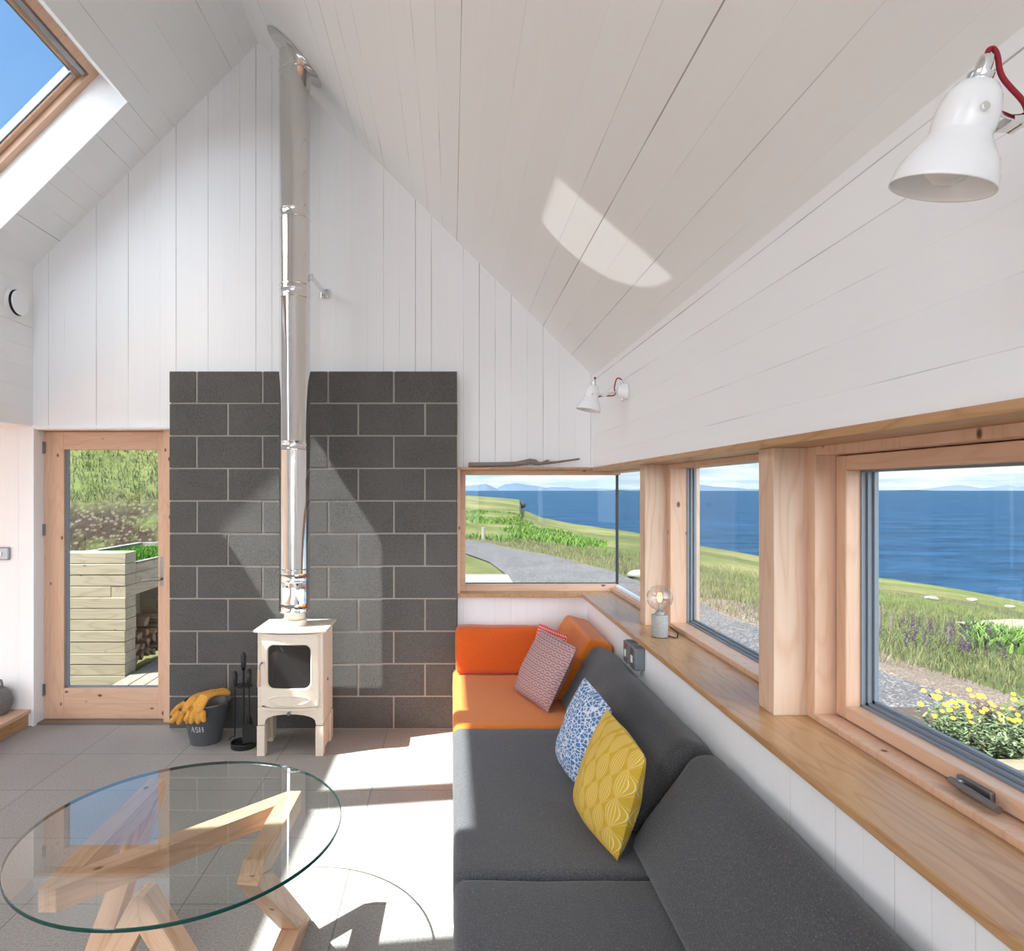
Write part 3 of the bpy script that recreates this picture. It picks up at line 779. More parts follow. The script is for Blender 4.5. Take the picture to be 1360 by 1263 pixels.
glove('leather_glove', 'tan leather work glove hanging furthest left over the ASH bucket rim', BC + V((-.055, -.118, hb + .012)), V((.95, .3, 0)), 1.5, .0)
glove('leather_glove', 'upper tan leather glove lying across the ASH bucket, fingers down its front', BC + V((.022, -.150, hb + .022)), V((.98, -.05, 0)), .9, .018)

# ------------------------------------------------------------------ FIRESIDE TOOLS
FC = V((-1.325, 4.10, 0))
o = thing('tool_stand', FC, 'black iron fireside tool stand between the bucket and the stove', 'tool stand')
MB().lathe([(0, 0), (.078, 0), (.080, .03), (.076, .034), (.070, .012), (0, .010)], FC, 36).build('base', M['black'], o, smooth=True)
MB().tube([FC + V((0, 0, .01)), FC + V((0, 0, .50))], .008).build('pole', M['black'], o, smooth=True)
MB().tube([FC + V((0, 0, .485)), FC + V((0, 0, .52)), FC + V((0, 0, .575)), FC + V((0, 0, .598))], [.012, .016, .019, .010], 14).build('grip', M['black'], o, smooth='all')
rk = MB(); rk.tube([FC + V((.05 * math.cos(a), .05 * math.sin(a), .385)) for a in [2 * PI * i / 24 for i in range(25)]], .005, 8, cap=False)
for i in range(4):
    a = PI / 4 + PI / 2 * i; rk.tube([FC + V((0, 0, .385)), FC + V((.06 * math.cos(a), .06 * math.sin(a), .385))], .004, 8)
rk.build('rack', M['black'], o, smooth=True)
def tool(name, label, dx, dy, end):
    B = FC + V((dx, dy, 0)); t_ = thing(name, B, label, 'fire tool')
    MB().tube([B + V((0, 0, .075)), B + V((0, 0, .40))], .005, 8).build('shaft', M['black'], t_, smooth=True)
    MB().tube([B + V((0, 0, .385)), B + V((0, 0, .40)), B + V((0, 0, .46)), B + V((0, 0, .482))], [.009, .014, .017, .010], 12).build('grip', M['black'], t_, smooth='all')
    m = MB()
    if end == 'shovel':
        m.prism([(-.045, .04), (.04, .055), (.045, .13), (.01, .165), (-.035, .15)], 1, -.002, .002)
        m.xform(Matrix.Translation(B + V((.012, -.028, 0))))
        m.beam(B + V((.05, -.03, .045)), B + V((.055, -.03, .135)), .004, .02); 
        m.build('scoop', M['black'], t_)
    elif end == 'brush':
        m.tube([B + V((0, 0, .08)), B + V((0, 0, .10)), B + V((0, 0, .17))], [.03, .028, .012], 12); m.build('bristles', M['black'], t_, smooth=True)
    elif end == 'poker':
        m.tube([B + V((0, 0, .09)), B + V((0, 0, .045))], [.005, .001], 8); m.tube([B + V((0, 0, .075)), B + V((-.03, 0, .06)), B + V((-.035, 0, .045))], .004, 8); m.build('hook', M['black'], t_, smooth=True)
tool('poker', 'black fireside poker on the left hook of the tool stand', -.05, -.015, 'poker')
tool('fire_shovel', 'black ash shovel with a broad blade on the right of the tool stand', .044, -.03, 'shovel')
tool('hearth_brush', 'black hearth brush hanging at the back of the tool stand', .022, .045, 'brush')

# ------------------------------------------------------------------ COFFEE TABLE
TC = V((-.892, 2.166, 0))
o = thing('coffee_table', TC, 'round glass topped coffee table on a zigzag timber frame', 'table')
N_ = {1: (-1.150, 1.872, .456), 2: (-.605, 2.412, .456), 3: (-.612, 1.975, .452), 4: (-.572, 2.370, .036), 5: (-.585, 1.80, .036), 6: (-.875, 1.84, .452), 7: (-1.105, 1.86, .036), 8: (-1.165, 2.52, .456)}
W = .068
LOOP = [1, 2, 3, 4, 5, 6, 7, 8]
CLIP = {1: ((-1.15, 1.842, .456), (0, -1, 0)), 2: ((-.6, 2.445, .456), (0, 1, 0)), 3: ((-.61, 2.005, .494), (0, -.62, .79)), 4: ((0, 0, .001), (0, 0, -1)), 5: ((0, 0, .001), (0, 0, -1)),
        6: ((0, 0, .491), (0, 0, 1)), 7: ((0, 0, .001), (0, 0, -1)), 8: ((0, 2.555, 0), (0, 1, 0))}
for i_, a in enumerate(LOOP):
    b = LOOP[(i_ + 1) % 8]; pa = LOOP[i_ - 1]; nb_ = LOOP[(i_ + 2) % 8]
    p, q = V(N_[a]), V(N_[b]); dd = (q - p).normalized()
    m = MB().beam(p - dd * .16, q + dd * .16, W, W, (0, 0, 1))
    bm = bmesh.new(); vv = [bm.verts.new(v) for v in m.v]
    for f_ in m.f: bm.faces.new([vv[k] for k in f_])
    bmesh.ops.recalc_face_normals(bm, faces=bm.faces)
    def clip(co_, no_):
        r_ = bmesh.ops.bisect_plane(bm, geom=bm.verts[:] + bm.edges[:] + bm.faces[:], plane_co=V(co_), plane_no=V(no_).normalized(), clear_outer=True)
        ed = [e for e in r_['geom_cut'] if isinstance(e, bmesh.types.BMEdge)]
        if ed: bmesh.ops.holes_fill(bm, edges=ed)
    u_ = dd; w_ = (V(N_[pa]) - p).normalized(); clip(p, w_ - u_); clip(*CLIP[a])
    u_ = -dd; w_ = (V(N_[nb_]) - q).normalized(); clip(q, w_ - u_); clip(*CLIP[b])
    sd_ = dd.cross(V((0, 0, 1))).normalized(); up_ = sd_.cross(dd)
    R_ = Matrix((dd, sd_, up_)).transposed().to_4x4(); R_.translation = (p + q) / 2
    bm.transform(R_.inverted())
    me = bpy.data.meshes.new('beam'); bm.to_mesh(me); bm.free(); me.materials.append(M['table'])
    ob = bpy.data.objects.new('beam', me); COL.objects.link(ob); ob.parent = o
    R2_ = R_.copy(); R2_.translation = R_.translation - V(o['_w']); ob.matrix_basis = R2_
    md = ob.modifiers.new('bevel', 'BEVEL'); md.width = .002; md.segments = 2; md.limit_method = 'ANGLE'
R = .514; Z0, Z1 = .4925, .5045
tg = MB(); NN = 128
def ringp(r, z): return [TC + V((r * math.cos(2 * PI * k / NN), r * math.sin(2 * PI * k / NN), z)) for k in range(NN)]
tg.add(ringp(R - .002, Z1), [tuple(range(NN))], 0)
e = ringp(R - .002, Z1) + ringp(R, Z1 - .002) + ringp(R, Z0 + .002) + ringp(R - .002, Z0)
tg.add(e, [(i * NN + k, i * NN + (k + 1) % NN, (i + 1) * NN + (k + 1) % NN, (i + 1) * NN + k) for i in range(3) for k in range(NN)], 1)
tg.build('glass_top', [M['tableglass'], M['glass_edge']], o)

# ------------------------------------------------------------------ SOFA
def cushion(name, poly, y0, y1, mat, label, cat, bev=.045, parent=None, wr=.006, group=None, axis=1, sub=10):
    bm = bmesh.new()
    n = len(poly); L = []
    def P(u, v, w):
        r = [u, v]; r.insert(axis, w); return r
    va = [bm.verts.new(P(u, v, y0)) for u, v in poly]; vb = [bm.verts.new(P(u, v, y1)) for u, v in poly]
    bm.faces.new(va[::-1]); bm.faces.new(vb)
    for i in range(n): bm.faces.new((va[i], va[(i + 1) % n], vb[(i + 1) % n], vb[i]))
    bmesh.ops.recalc_face_normals(bm, faces=bm.faces)
    bmesh.ops.bevel(bm, geom=bm.edges[:], offset=bev, segments=5, profile=.5, affect='EDGES', clamp_overlap=True)
    for k in range(sub):
        w = y0 + (y1 - y0) * (k + 1) / (sub + 1); co_ = [0, 0, 0]; co_[axis] = w; no_ = [0, 0, 0]; no_[axis] = 1
        bmesh.ops.bisect_plane(bm, geom=bm.verts[:] + bm.edges[:] + bm.faces[:], plane_co=co_, plane_no=no_)
    ax2 = [a for a in range(3) if a != axis]
    for ax in ax2:
        lo = min(v.co[ax] for v in bm.verts); hi = max(v.co[ax] for v in bm.verts); m_ = max(2, int((hi - lo) / .06))
        for k in range(m_):
            co_ = [0, 0, 0]; co_[ax] = lo + (hi - lo) * (k + 1) / (m_ + 1); no_ = [0, 0, 0]; no_[ax] = 1
            bmesh.ops.bisect_plane(bm, geom=bm.verts[:] + bm.edges[:] + bm.faces[:], plane_co=co_, plane_no=no_)
    bm.normal_update()
    zmin = min(v.co.z for v in bm.verts)
    for v in bm.verts:
        k = min(1, max(0, (v.co.z - zmin - .01) / .05))
        v.co += v.normal * (noise.noise(v.co * 5.5) * wr + noise.noise(v.co * 14) * wr * .35) * k
    me = bpy.data.meshes.new(name); bm.to_mesh(me); bm.free(); me.materials.append(mat)
    for p in me.polygons: p.use_smooth = True
    ob = bpy.data.objects.new(name, me); COL.objects.link(ob)
    if parent is not None:
        ob.parent = parent; ob.location = -V(parent['_w'])
    else: tag(ob, label, cat, group)
    return ob
def seat(y0, y1, mat, label):
    o = thing('sofa_seat', (.32, (y0 + y1) / 2, 0), label, 'sofa')
    b = MB(); b.box(.035, .92, y0 + .004, y1 - .004, .03, .205); b.build('base', mat, o, bevel=.012)
    cushion('seat_cushion', [(.006, .207), (.915, .207), (.915, .42), (.006, .42)], y0, y1, mat, None, None, .035, o, .004)
    for x in (.08, .85):
        for y in (y0 + .08, y1 - .08): MB().cyl((x, y), .02, 0, .03).build('foot', M['black'], o)
seat(3.302, 4.435, M['orange'], 'orange upholstered sofa seat at the far end under the end window')
seat(2.03, 3.296, M['grey'], 'charcoal upholstered sofa seat between the orange seat and the nearest seat')
seat(.35, 2.022, M['grey'], 'nearest charcoal upholstered sofa seat at the bottom edge')
cushion('back_bolster', [(4.205, .424), (4.43, .424), (4.43, .71), (4.25, .725)], .025, .66, M['orange_dark'], 'burnt orange bolster cushion along the end wall below the end window', 'cushion', .035, axis=0)
BP = [(.585, .425), (.925, .425), (.925, .72), (.80, .755)]
def backc(y0, y1, mat, label, bp=BP, bev=.045): return cushion('back_cushion', bp, y0, y1, mat, label, 'cushion', bev, wr=.008, sub=18)
backc(3.695, 4.42, M['orange'], 'orange wedge back cushion in the sofa corner', [(.575, .425), (.925, .425), (.925, .745), (.785, .785)], .02)
backc(2.235, 3.688, M['grey2'], 'charcoal wedge back cushion beside the blue and yellow pillows', [(.60, .425), (.928, .425), (.928, .72), (.80, .76)], .055)
backc(.4, 2.205, M['grey2'], 'nearest charcoal wedge back cushion, large in the lower right', [(.585, .425), (.928, .425), (.928, .73), (.82, .755)], .055)

# pillows
def pillow(name, label, c, mat, thick=.065, n=26, pinch=.004, top=None):
    c = [V(p) for p in c]           # near-bottom, far-bottom, far-top, near-top
    m = MB(); uv = []
    nr = ((c[1] - c[0]).cross(c[3] - c[0])).normalized()
    if nr.x > 0: nr = -nr
    ctr = sum(c, V()) / 4
    def base(u, v):
        p = c[0].lerp(c[1], u).lerp(c[3].lerp(c[2], u), v)
        eu = 1 - (2 * u - 1) ** 2; ev = 1 - (2 * v - 1) ** 2
        k = pinch * ((1 - (2 * abs(u - .5)) ** 6) * 0 + 1)
        p = p + (ctr - p) * (pinch * 2.2 * (eu * (1 - ev) + ev * (1 - eu)))
        return p
    for s in (1, -1):
        off = len(m.v); vs = []
        for j in range(n + 1):
            for i in range(n + 1):
                u, v = i / n, j / n
                prof = (max(0, math.sin(PI * u)) * max(0, math.sin(PI * v))) ** .42
                # a fuller belly low down
                prof *= 1 + .25 * (0.5 - v)
                p = base(u, v)
                wob = noise.noise(p * 9 + V((3 * s, 0, 0))) * .012 * prof
                vs.append(p + nr * (s * thick * prof + wob)); uv.append((u, v))
        fs = [(j * (n + 1) + i, j * (n + 1) + i + 1, (j + 1) * (n + 1) + i + 1, (j + 1) * (n + 1) + i) for j in range(n) for i in range(n)]
        m.add(vs, fs)
    m.uv = uv
    o = m.build(name, mat, smooth='all', weld=False)
    return tag(o, label, 'cushion')
def pat_yellow():
    t = NT('mustard_wave_print'); s = t.sep(t.uv())
    x = t.math('MULTIPLY', s[0], 7.0); y = t.math('MULTIPLY', s[1], 3.6)
    ix = t.math('FLOOR', x); fx = t.math('SUBTRACT', t.math('FRACT', x), .5)
    ph = t.math('MULTIPLY', ix, .5)
    env = t.math('ADD', t.math('MULTIPLY', t.math('ABSOLUTE', t.math('SINE', t.math('MULTIPLY', t.math('ADD', y, ph), PI))), .44), .035)
    q = t.math('DIVIDE', t.math('ABSOLUTE', fx), env)
    ln = t.math('ABSOLUTE', t.math('SUBTRACT', t.math('FRACT', t.math('MULTIPLY', q, 2.5)), .5))
    m = t.math('MULTIPLY', t.rng(ln, .0, .14, 1, 0), t.rng(q, 1.35, 1.5, 1, 0))
    fill = t.rng(q, .95, 1.05, 0, .35)
    c = t.mix(fill, (.62, .40, .045), (.47, .28, .02))
    c = t.mix(t.math('MULTIPLY', m, .8), c, (.86, .80, .55))
    return t.done(c, .85, 0, .2, t.bump(t.noise(t.obj(), 300, 2), .2, .002))
def pat_blue():
    t = NT('blue_white_print'); u = t.uv(); v = t.scale(u, (16, 24, 1))
    nz = t.n('ShaderNodeTexVoronoi', feature='DISTANCE_TO_EDGE'); t.put(nz.inputs['Vector'], v); nz.inputs['Scale'].default_value = 1.0
    v2 = t.vor(v, 2.1)
    m = t.rng(nz.outputs[0], .06, .11, 1, 0)
    c = t.mix(t.rng(v2, .2, .5), (.05, .12, .30), (.10, .22, .46))
    c = t.mix(m, c, (.66, .71, .78))
    c = t.mix(t.rng(v2, .06, .10, 1, 0), c, (.66, .71, .78))
    return t.done(c, .85, 0, .2)
def pat_pink():
    t = NT('dusky_pink_scale_print'); s = t.sep(t.uv())
    x = t.math('MULTIPLY', s[0], 12.0); y = t.math('MULTIPLY', s[1], 14.0)
    row = t.math('FLOOR', y); xo = t.math('ADD', x, t.math('MULTIPLY', t.math('FLOORED_MODULO', row, 2), .5))
    fx = t.math('SUBTRACT', t.math('FRACT', xo), .5); fy = t.math('FRACT', y)
    r = t.math('SQRT', t.math('ADD', t.math('MULTIPLY', fx, fx), t.math('MULTIPLY', fy, fy)))
    ln = t.math('ABSOLUTE', t.math('SUBTRACT', t.math('FRACT', t.math('MULTIPLY', r, 2.0)), .5))
    c = t.mix(t.rng(ln, .14, .26), (.38, .12, .115), (.42, .345, .345))
    return t.done(c, .85, 0, .2)
def pat_red():
    t = NT('coral_zigzag_print'); s = t.sep(t.uv())
    x = t.math('MULTIPLY', s[0], 14.0); z = t.math('ABSOLUTE', t.math('SUBTRACT', t.math('FRACT', x), .5))
    y = t.math('FRACT', t.math('ADD', t.math('MULTIPLY', s[1], 20.0), z))
    c = t.mix(t.rng(t.math('ABSOLUTE', t.math('SUBTRACT', y, .5)), .14, .22), (.78, .50, .46), (.74, .06, .06))
    return t.done(c, .85, 0, .2)
ZC = .424
pillow('scatter_pillow', 'mustard yellow scatter pillow with white wavy print leaning nearest the viewer', [(.538, 2.095, ZC), (.478, 2.49, ZC), (.590, 2.45, .80), (.610, 2.03, .79)], pat_yellow(), .082)
pillow('scatter_pillow', 'blue and white printed scatter pillow leaning behind the mustard one', [(.520, 2.57, ZC), (.478, 2.93, ZC), (.590, 2.86, .80), (.605, 2.44, .80)], pat_blue(), .07)
pillow('scatter_pillow', 'dusky pink and grey printed scatter pillow on the orange seat', [(.520, 3.50, ZC), (.375, 3.90, ZC), (.545, 3.92, .785), (.670, 3.45, .785)], pat_pink(), .072)
pillow('scatter_pillow', 'small coral red zigzag scatter pillow tucked behind the dusky pink one', [(.59, 3.75, ZC), (.47, 4.06, ZC), (.555, 4.09, .785), (.675, 3.76, .785)], pat_red(), .04)

# ------------------------------------------------------------------ WALL LAMPS
def wall_lamp(label, mount, lean, arm_y=0.0, off=.235, drop=.088, near=False):
    mnt = V(mount)
    o = thing('wall_lamp', mnt, label, 'wall lamp')
    rim = V((mnt.x - off, mnt.y + arm_y, mnt.z - drop)); ax = V(lean).normalized()
    # shade
    q = V((0, 0, 1)).rotation_difference(ax).to_matrix()
    prof = [(.0665, 0), (.0668, .003), (.066, .008), (.064, .022), (.057, .045), (.046, .066), (.038, .080), (.0385, .088), (.0395, .10), (.0385, .12), (.034, .142), (.026, .157), (.014, .166), (.0, .168)]
    prof = prof + [(0, .165), (.024, .155), (.036, .12), (.0365, .088), (.044, .066), (.055, .045), (.062, .022), (.0645, .008), (.0648, .001), (.0665, 0)]
    prof = [(r_, z_ * .87) for r_, z_ in prof]
    MB().lathe(prof, rim, 48, M=q).build('shade', M['white_gloss'], o, smooth='all')
    b = [(0, .006), (.012, .007), (.025, .018), (.030, .036), (.026, .062), (.014, .10), (.013, .14)]
    b = [(r_, z_ * .85) for r_, z_ in b]
    MB().lathe(b, rim, 40, M=q).build('bulb', M['bulb_frost'], o, smooth='all')
    MB().lathe([(.014, .140), (.016, .146), (.016, .152), (.010, .154), (.010, .166), (.008, .175), (0, .175)], rim, 24, M=q).build('cap', M['chrome'], o, smooth=True)
    pv = rim + ax * .088 + V((.036, -.0, .0)); root = V((mnt.x - .055, mnt.y, mnt.z))
    fk = MB(); 
    for s in (-1, 1):
        fk.beam(rim + ax * .088 + V((-.004, s * .040, 0)), pv + V((.025, s * .012, .0)), .003, .008, (0, 0, 1)); fk.tube([rim + ax * .088 + V((-.004, s * .036, 0)), rim + ax * .088 + V((-.004, s * .044, 0))], .006, 10)
    fk.box(pv.x + .018, pv.x + .04, pv.y - .014, pv.y + .014, pv.z - .006, pv.z + .006)
    fk.build('fork', M['chrome'], o, bevel=.001)
    ar = MB(); ar.tube([pv + V((.035, 0, 0)), root], .006, 10); ar.tube([pv + V((.04, -.012, 0)), pv + V((.04, .012, 0))], .009, 10); ar.tube([root + V((.004, -.012, 0)), root + V((.004, .012, 0))], .009, 10)
    ar.build('arm', M['chrome'], o, smooth=True)
    # mount: domed wall rose with finial
    Q = V((0, 0, 1)).rotation_difference(V((-1, 0, 0))).to_matrix()
    MB().lathe([(.046, 0), (.046, .008), (.043, .02), (.036, .038), (.024, .05), (0, .055)], mnt, 40, M=Q).build('wall_rose', M['white_gloss'], o, smooth='all')
    for pz_, rz_ in (([mnt + V((-.024, 0, .038)), mnt + V((-.027, 0, .052)), mnt + V((-.028, 0, .062))], [.008, .008, .005]), ([mnt + V((-.024, 0, -.040)), mnt + V((-.025, 0, -.050)), mnt + V((-.025, 0, -.056))], [.007, .007, .003])):
        MB().tube(pz_, rz_, 12).build('finial', M['chrome'], o, smooth=True)
    # red cord: from the cap, looped back, along the arm and up to the rose
    tp = rim + ax * .173
    c1 = [tp, tp + V((.002, 0, .010)), tp + V((.009, 0, .012)), tp + V((.013, -.002, .0)), tp + V((.018, -.004, -.03)), tp + V((.045, -.006, -.065)), pv + V((.05, -.008, .006)), pv + V((.075, -.006, -.006))]
    if not near: c1 = [tp, tp + V((.0, .002, .012)), tp + V((.006, .010, .014)), tp + V((.008, .020, 0)), tp + V((.006, .035, -.05)), tp + V((.01, .048, -.09)), pv + V((.03, .03, -.002)), pv + V((.075, -.006, -.006))]
    e = mnt + V((-.028, 0, .062))
    c2 = [pv + V((.075, -.006, -.006)), pv + V((.095, -.002, .004)), (pv + e) / 2 + V((.025, 0, .0)), e + V((-.028, 0, .008)), e + V((-.010, 0, .010)), e]
    def sm(pts):
        out = []
        for i in range(len(pts) - 1):
            p0, p1, p2, p3 = pts[max(i - 1, 0)], pts[i], pts[i + 1], pts[min(i + 2, len(pts) - 1)]
            for k in range(6):
                u = k / 6; out.append(.5 * ((2 * p1) + (p2 - p0) * u + (2 * p0 - 5 * p1 + 4 * p2 - p3) * u * u + (3 * p1 - p0 - 3 * p2 + p3) * u ** 3))
        return out + [pts[-1]]
    m = MB(); m.tube(sm(c1), .0035, 8); m.tube(sm(c2), .0035, 8); m.build('cord', M['red_cord'], o, smooth='all')
    return o
M['bulb_frost'] = plain('frosted_bulb', (.75, .75, .74), .25, spec=.6)
wall_lamp('white enamel wall lamp with red cord near the far corner', (.972, 3.58, 2.178), (.20, .0, .98), off=.213, drop=.105)
wall_lamp('large near white enamel wall lamp with red cord in the upper right', (.972, .935, 2.165), (.20, -.22, .95), off=.262, drop=.098, near=True)

# ------------------------------------------------------------------ BULB LAMP ON THE SILL
LC = V((1.005, 3.115, ZS))
o = thing('bulb_lamp', LC, 'small table lamp with clear globe bulb on a concrete cylinder on the window sill', 'lamp')
MB().lathe([(0, .002), (.037, .002), (.0385, .004), (.0385, .104), (.037, .107), (.022, .107), (.022, .100), (0, .100)], LC, 40).build('base', M['concrete'], o, smooth=True)
MB().lathe([(0, 0), (.038, 0), (.038, .003), (0, .003)], LC, 40).build('felt_pad', M['black'], o)
MB().lathe([(.019, .100), (.021, .110), (.021, .120), (.018, .122)], LC, 30).build('socket', M['concrete'], o, smooth=True)
gp = [(.017, .118), (.018, .128), (.024, .134)]
for i in range(19):
    a = math.radians(-62 + 152 * i / 18); gp.append((.0605 * math.cos(a) + .0001, .188 + .0605 * math.sin(a)))
gb = MB().lathe(gp, LC, 48).build('globe', glass('bulb_glass', (.96, .965, .96), 1.5, 2.2), o, smooth='all')
MB().lathe([(.010, .12), (.008, .14), (.004, .165), (0, .168)], LC, 20).build('stem', M['concrete'], o, smooth=True)
t = NT('glowing_filament'); em = t.n('ShaderNodeEmission'); t.put(em.inputs[0], (1, .55, .2)); em.inputs[1].default_value = 3; t.l(em.outputs[0], t.out.inputs[0])
fm = MB()
for i in range(6):
    a = 2 * PI * i / 6; fm.tube([LC + V((.006 * math.cos(a), .006 * math.sin(a), .168)), LC + V((.013 * math.cos(a), .013 * math.sin(a), .192)), LC + V((.007 * math.cos(a + .6), .007 * math.sin(a + .6), .212))], .0012, 6)
fm.build('filament', t.m, o)
cb = MB(); cb.tube([LC + V((.036, -.01, .006)), LC + V((.05, -.02, .004)), LC + V((.058, -.045, .004)), LC + V((.07, -.04, .004)), LC + V((.11, .06, .004)), LC + V((.12, .2, .004))], .003, 8)
cb.build('cable', M['black'], o, smooth='all')

# ------------------------------------------------------------------ SOCKETS
for y0, y1, lab in ((3.124, 3.208, 'nearer grey metal socket box on the white panelling under the sill'), (3.243, 3.325, 'further grey metal socket box on the white panelling under the sill')):
    o = thing('power_socket', (.938, (y0 + y1) / 2, .80), lab, 'socket')
    MB().box(.890, .938, y0, y1, .752, .862).build('box', M['box_metal'], o, bevel=.008, seg=3)
    MB().box(.884, .891, y0 + .003, y1 - .003, .755, .859).build('face_plate', M['metal'], o, bevel=.004)
    MB().box(.880, .886, (y0 + y1) / 2 - .012, (y0 + y1) / 2 + .012, .785, .82).build('rocker', M['white_gloss'], o, bevel=.002)

# ------------------------------------------------------------------ DRIFTWOOD
dp = [(.115, 1.806), (.20, 1.806), (.32, 1.808), (.44, 1.812), (.50, 1.820), (.54, 1.828), (.575, 1.822), (.60, 1.812), (.66, 1.818), (.72, 1.824), (.80, 1.836), (.88, 1.846)]
dr_ = [.018, .0195, .018, .017, .020, .023, .022, .013, .010, .009, .007, .006]
m = MB(); pts = [V((x, 4.435 + .004 * math.sin(9 * x), z)) for x, z in dp]
m.tube(pts, dr_, 10, flat=.9); m.tube([V((.62, 4.432, 1.815)), V((.655, 4.43, 1.832)), V((.67, 4.43, 1.834))], [.008, .006, .003], 8)
dw = m.build('driftwood', M['weathered'], smooth='all')
tag(dw, 'long weathered grey driftwood branch lying on the timber ledge above the end window', 'driftwood')
for v in dw.data.vertices:
    v.co += V((0, 0, noise.noise(v.co * 40) * .003)); v.co.y += noise.noise(v.co * 35) * .003
    v.co.z = max(v.co.z, 1.7885)

# ================================================================== OUTDOORS
def interp(tab, a):
    if a <= tab[0][0]: return tab[0][1:]
    for (p, q) in zip(tab[:-1], tab[1:]):
        if a <= q[0]:
            t_ = (a - p[0]) / (q[0] - p[0]); return tuple(p[i] + (q[i] - p[i]) * t_ for i in range(1, len(p)))
    return tab[-1][1:]
# bearing a = x/y : (a, r0 start of slope, edge distance, edge height)
EDGE = [(-3, 30, 420, 14), (-.3, 30, 420, 10), (-.05, 30, 480, 2), (.02, 30, 420, -1.8), (.095, 26, 360, -3.2), (.1055, 24, 345, -3.6), (.108, 24, 215, -4.6), (.12, 23, 190, -4.9), (.14, 22, 165, -5.4), (.187, 20, 150, -6.2),
        (.234, 17, 130, -6.0), (.269, 15, 115, -5.6), (.32, 13, 98, -5.5), (.37, 12, 85, -5.5), (.475, 10, 70, -5.5), (.625, 7.3, 58, -5.96), (.745, 6.2, 52, -6.0), (.888, 5.6, 44, -6.0), (1.3, 4.8, 33, -6.2), (3, 3.5, 20, -6.2)]
def sst(a, b, x):
    t_ = min(1, max(0, (x - a) / (b - a))); return t_ * t_ * (3 - 2 * t_)
def ground(x, y):
    a = x / max(y, .5); r0, ye, ze = interp(EDGE, a)
    t_ = min(1, max(0, (y - r0) / (ye - r0)))
    z = -.3 + (ze + .3) * t_
    # cut bank and hillside on the left
    hx = sst(-1.2, -3.4, x) if False else min(1, max(0, (-1.2 - x) / 2.4)); hx = hx * hx * (3 - 2 * hx)
    if hx > 0 and y > 6:
        d = y - 7.6 - max(0, (x + 6) * .12)
        h = 0
        if d > 0: h = 1.9 * sst(0, 4.2, d) + .30 * d * (1 if d < 14 else 14 / d)
        h += (noise.noise(V((x * .5, y * .5, 0))) * .25 + noise.noise(V((x * 1.7, y * 1.7, 3))) * .09) * min(1, max(0, d))
        z += hx * h
    if y > r0: z += noise.noise(V((x * .12, y * .12, 1))) * .25 * min(1, (y - r0) / 20) * (1 - t_) + noise.noise(V((x * .9, y * .9, 2))) * .03
    return z
tm = MB(); A = []
a = -2.2
while a < 2.2:
    A.append(a); a += .012 if -.7 < a < 1.2 else .05
A = sorted(set(A + [.1055, .108, .095, .02]))
NR = 90; vs = []
for a in A:
    r0, ye, ze = interp(EDGE, a); ys0 = 4.66
    for j in range(NR + 1):
        y = ys0 * (ye / ys0) ** (j / NR); vs.append((a * y, y, ground(a * y, y)))
    vs.append((a * (ye * 1.015 + 1), ye * 1.015 + 1, -9 if ze < 0 else ze - 6)); vs.append((a * (ye * 1.04 + 2), ye * 1.04 + 2, -24))
Wd = NR + 3
fs = [(i * Wd + j, (i + 1) * Wd + j, (i + 1) * Wd + j + 1, i * Wd + j + 1) for i in range(len(A) - 1) for j in range(Wd - 1)]
tm.add(vs, fs); land = struct('ground', tm, M['land'], weld=False)
for p in land.data.polygons: p.use_smooth = True
gm = MB(); gm.box(1.33, 26, -14, 4.9, -.8, -.32); gm.box(-20, -5.8, -14, 4.9, -.8, -.32); gm.box(-20, 26, -30, -5.5, -.8, -.32); gm.box(-20, -2.9, 4.64, 6, -.8, -.31)
struct('ground_yard', gm, M['gravel'])
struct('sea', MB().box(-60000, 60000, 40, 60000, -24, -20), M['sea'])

# driveway
OUT = [(4.6, -14), (4.6, 2), (4.55, 6), (4.25, 9), (4.0, 12), (3.85, 15), (2.9, 19), (.7, 24.6), (-4, 29), (-14, 34)]
INN = [(1.33, -14), (1.33, 2), (1.33, 5), (1.25, 8), (1.15, 11), (1.25, 14.2), (1.0, 17), (.2, 20.2), (-5, 24.5), (-15, 29)]
def dens2(P_, k=10):
    q = []
    for i in range(len(P_) - 1):
        a_, b_ = V(P_[i]), V(P_[i + 1])
        for j in range(k): q.append(a_.lerp(b_, j / k))
    return q + [V(P_[-1])]
o1, i1 = dens2(OUT), dens2(INN); rd = MB(); K = 14; vs = []
for p, q in zip(i1, o1):
    wv = noise.noise(V((p.x * .6, p.y * .8, 5))) * .22
    for k in range(K + 1):
        w = p.lerp(q + V((wv, 0)), k / K); vs.append((w.x, w.y, (ground(w.x, w.y) if w.y > 4.66 else -.3) + .035))
rd.add(vs, [(i * (K + 1) + k, i * (K + 1) + k + 1, (i + 1) * (K + 1) + k + 1, (i + 1) * (K + 1) + k) for i in range(len(o1) - 1) for k in range(K)])
struct('gravel_road', rd, M['gravel'])
struct('path_slab', MB().box(.15, 1.22, 12.2, 14.1, -.3, -.21), M['concrete_out'])

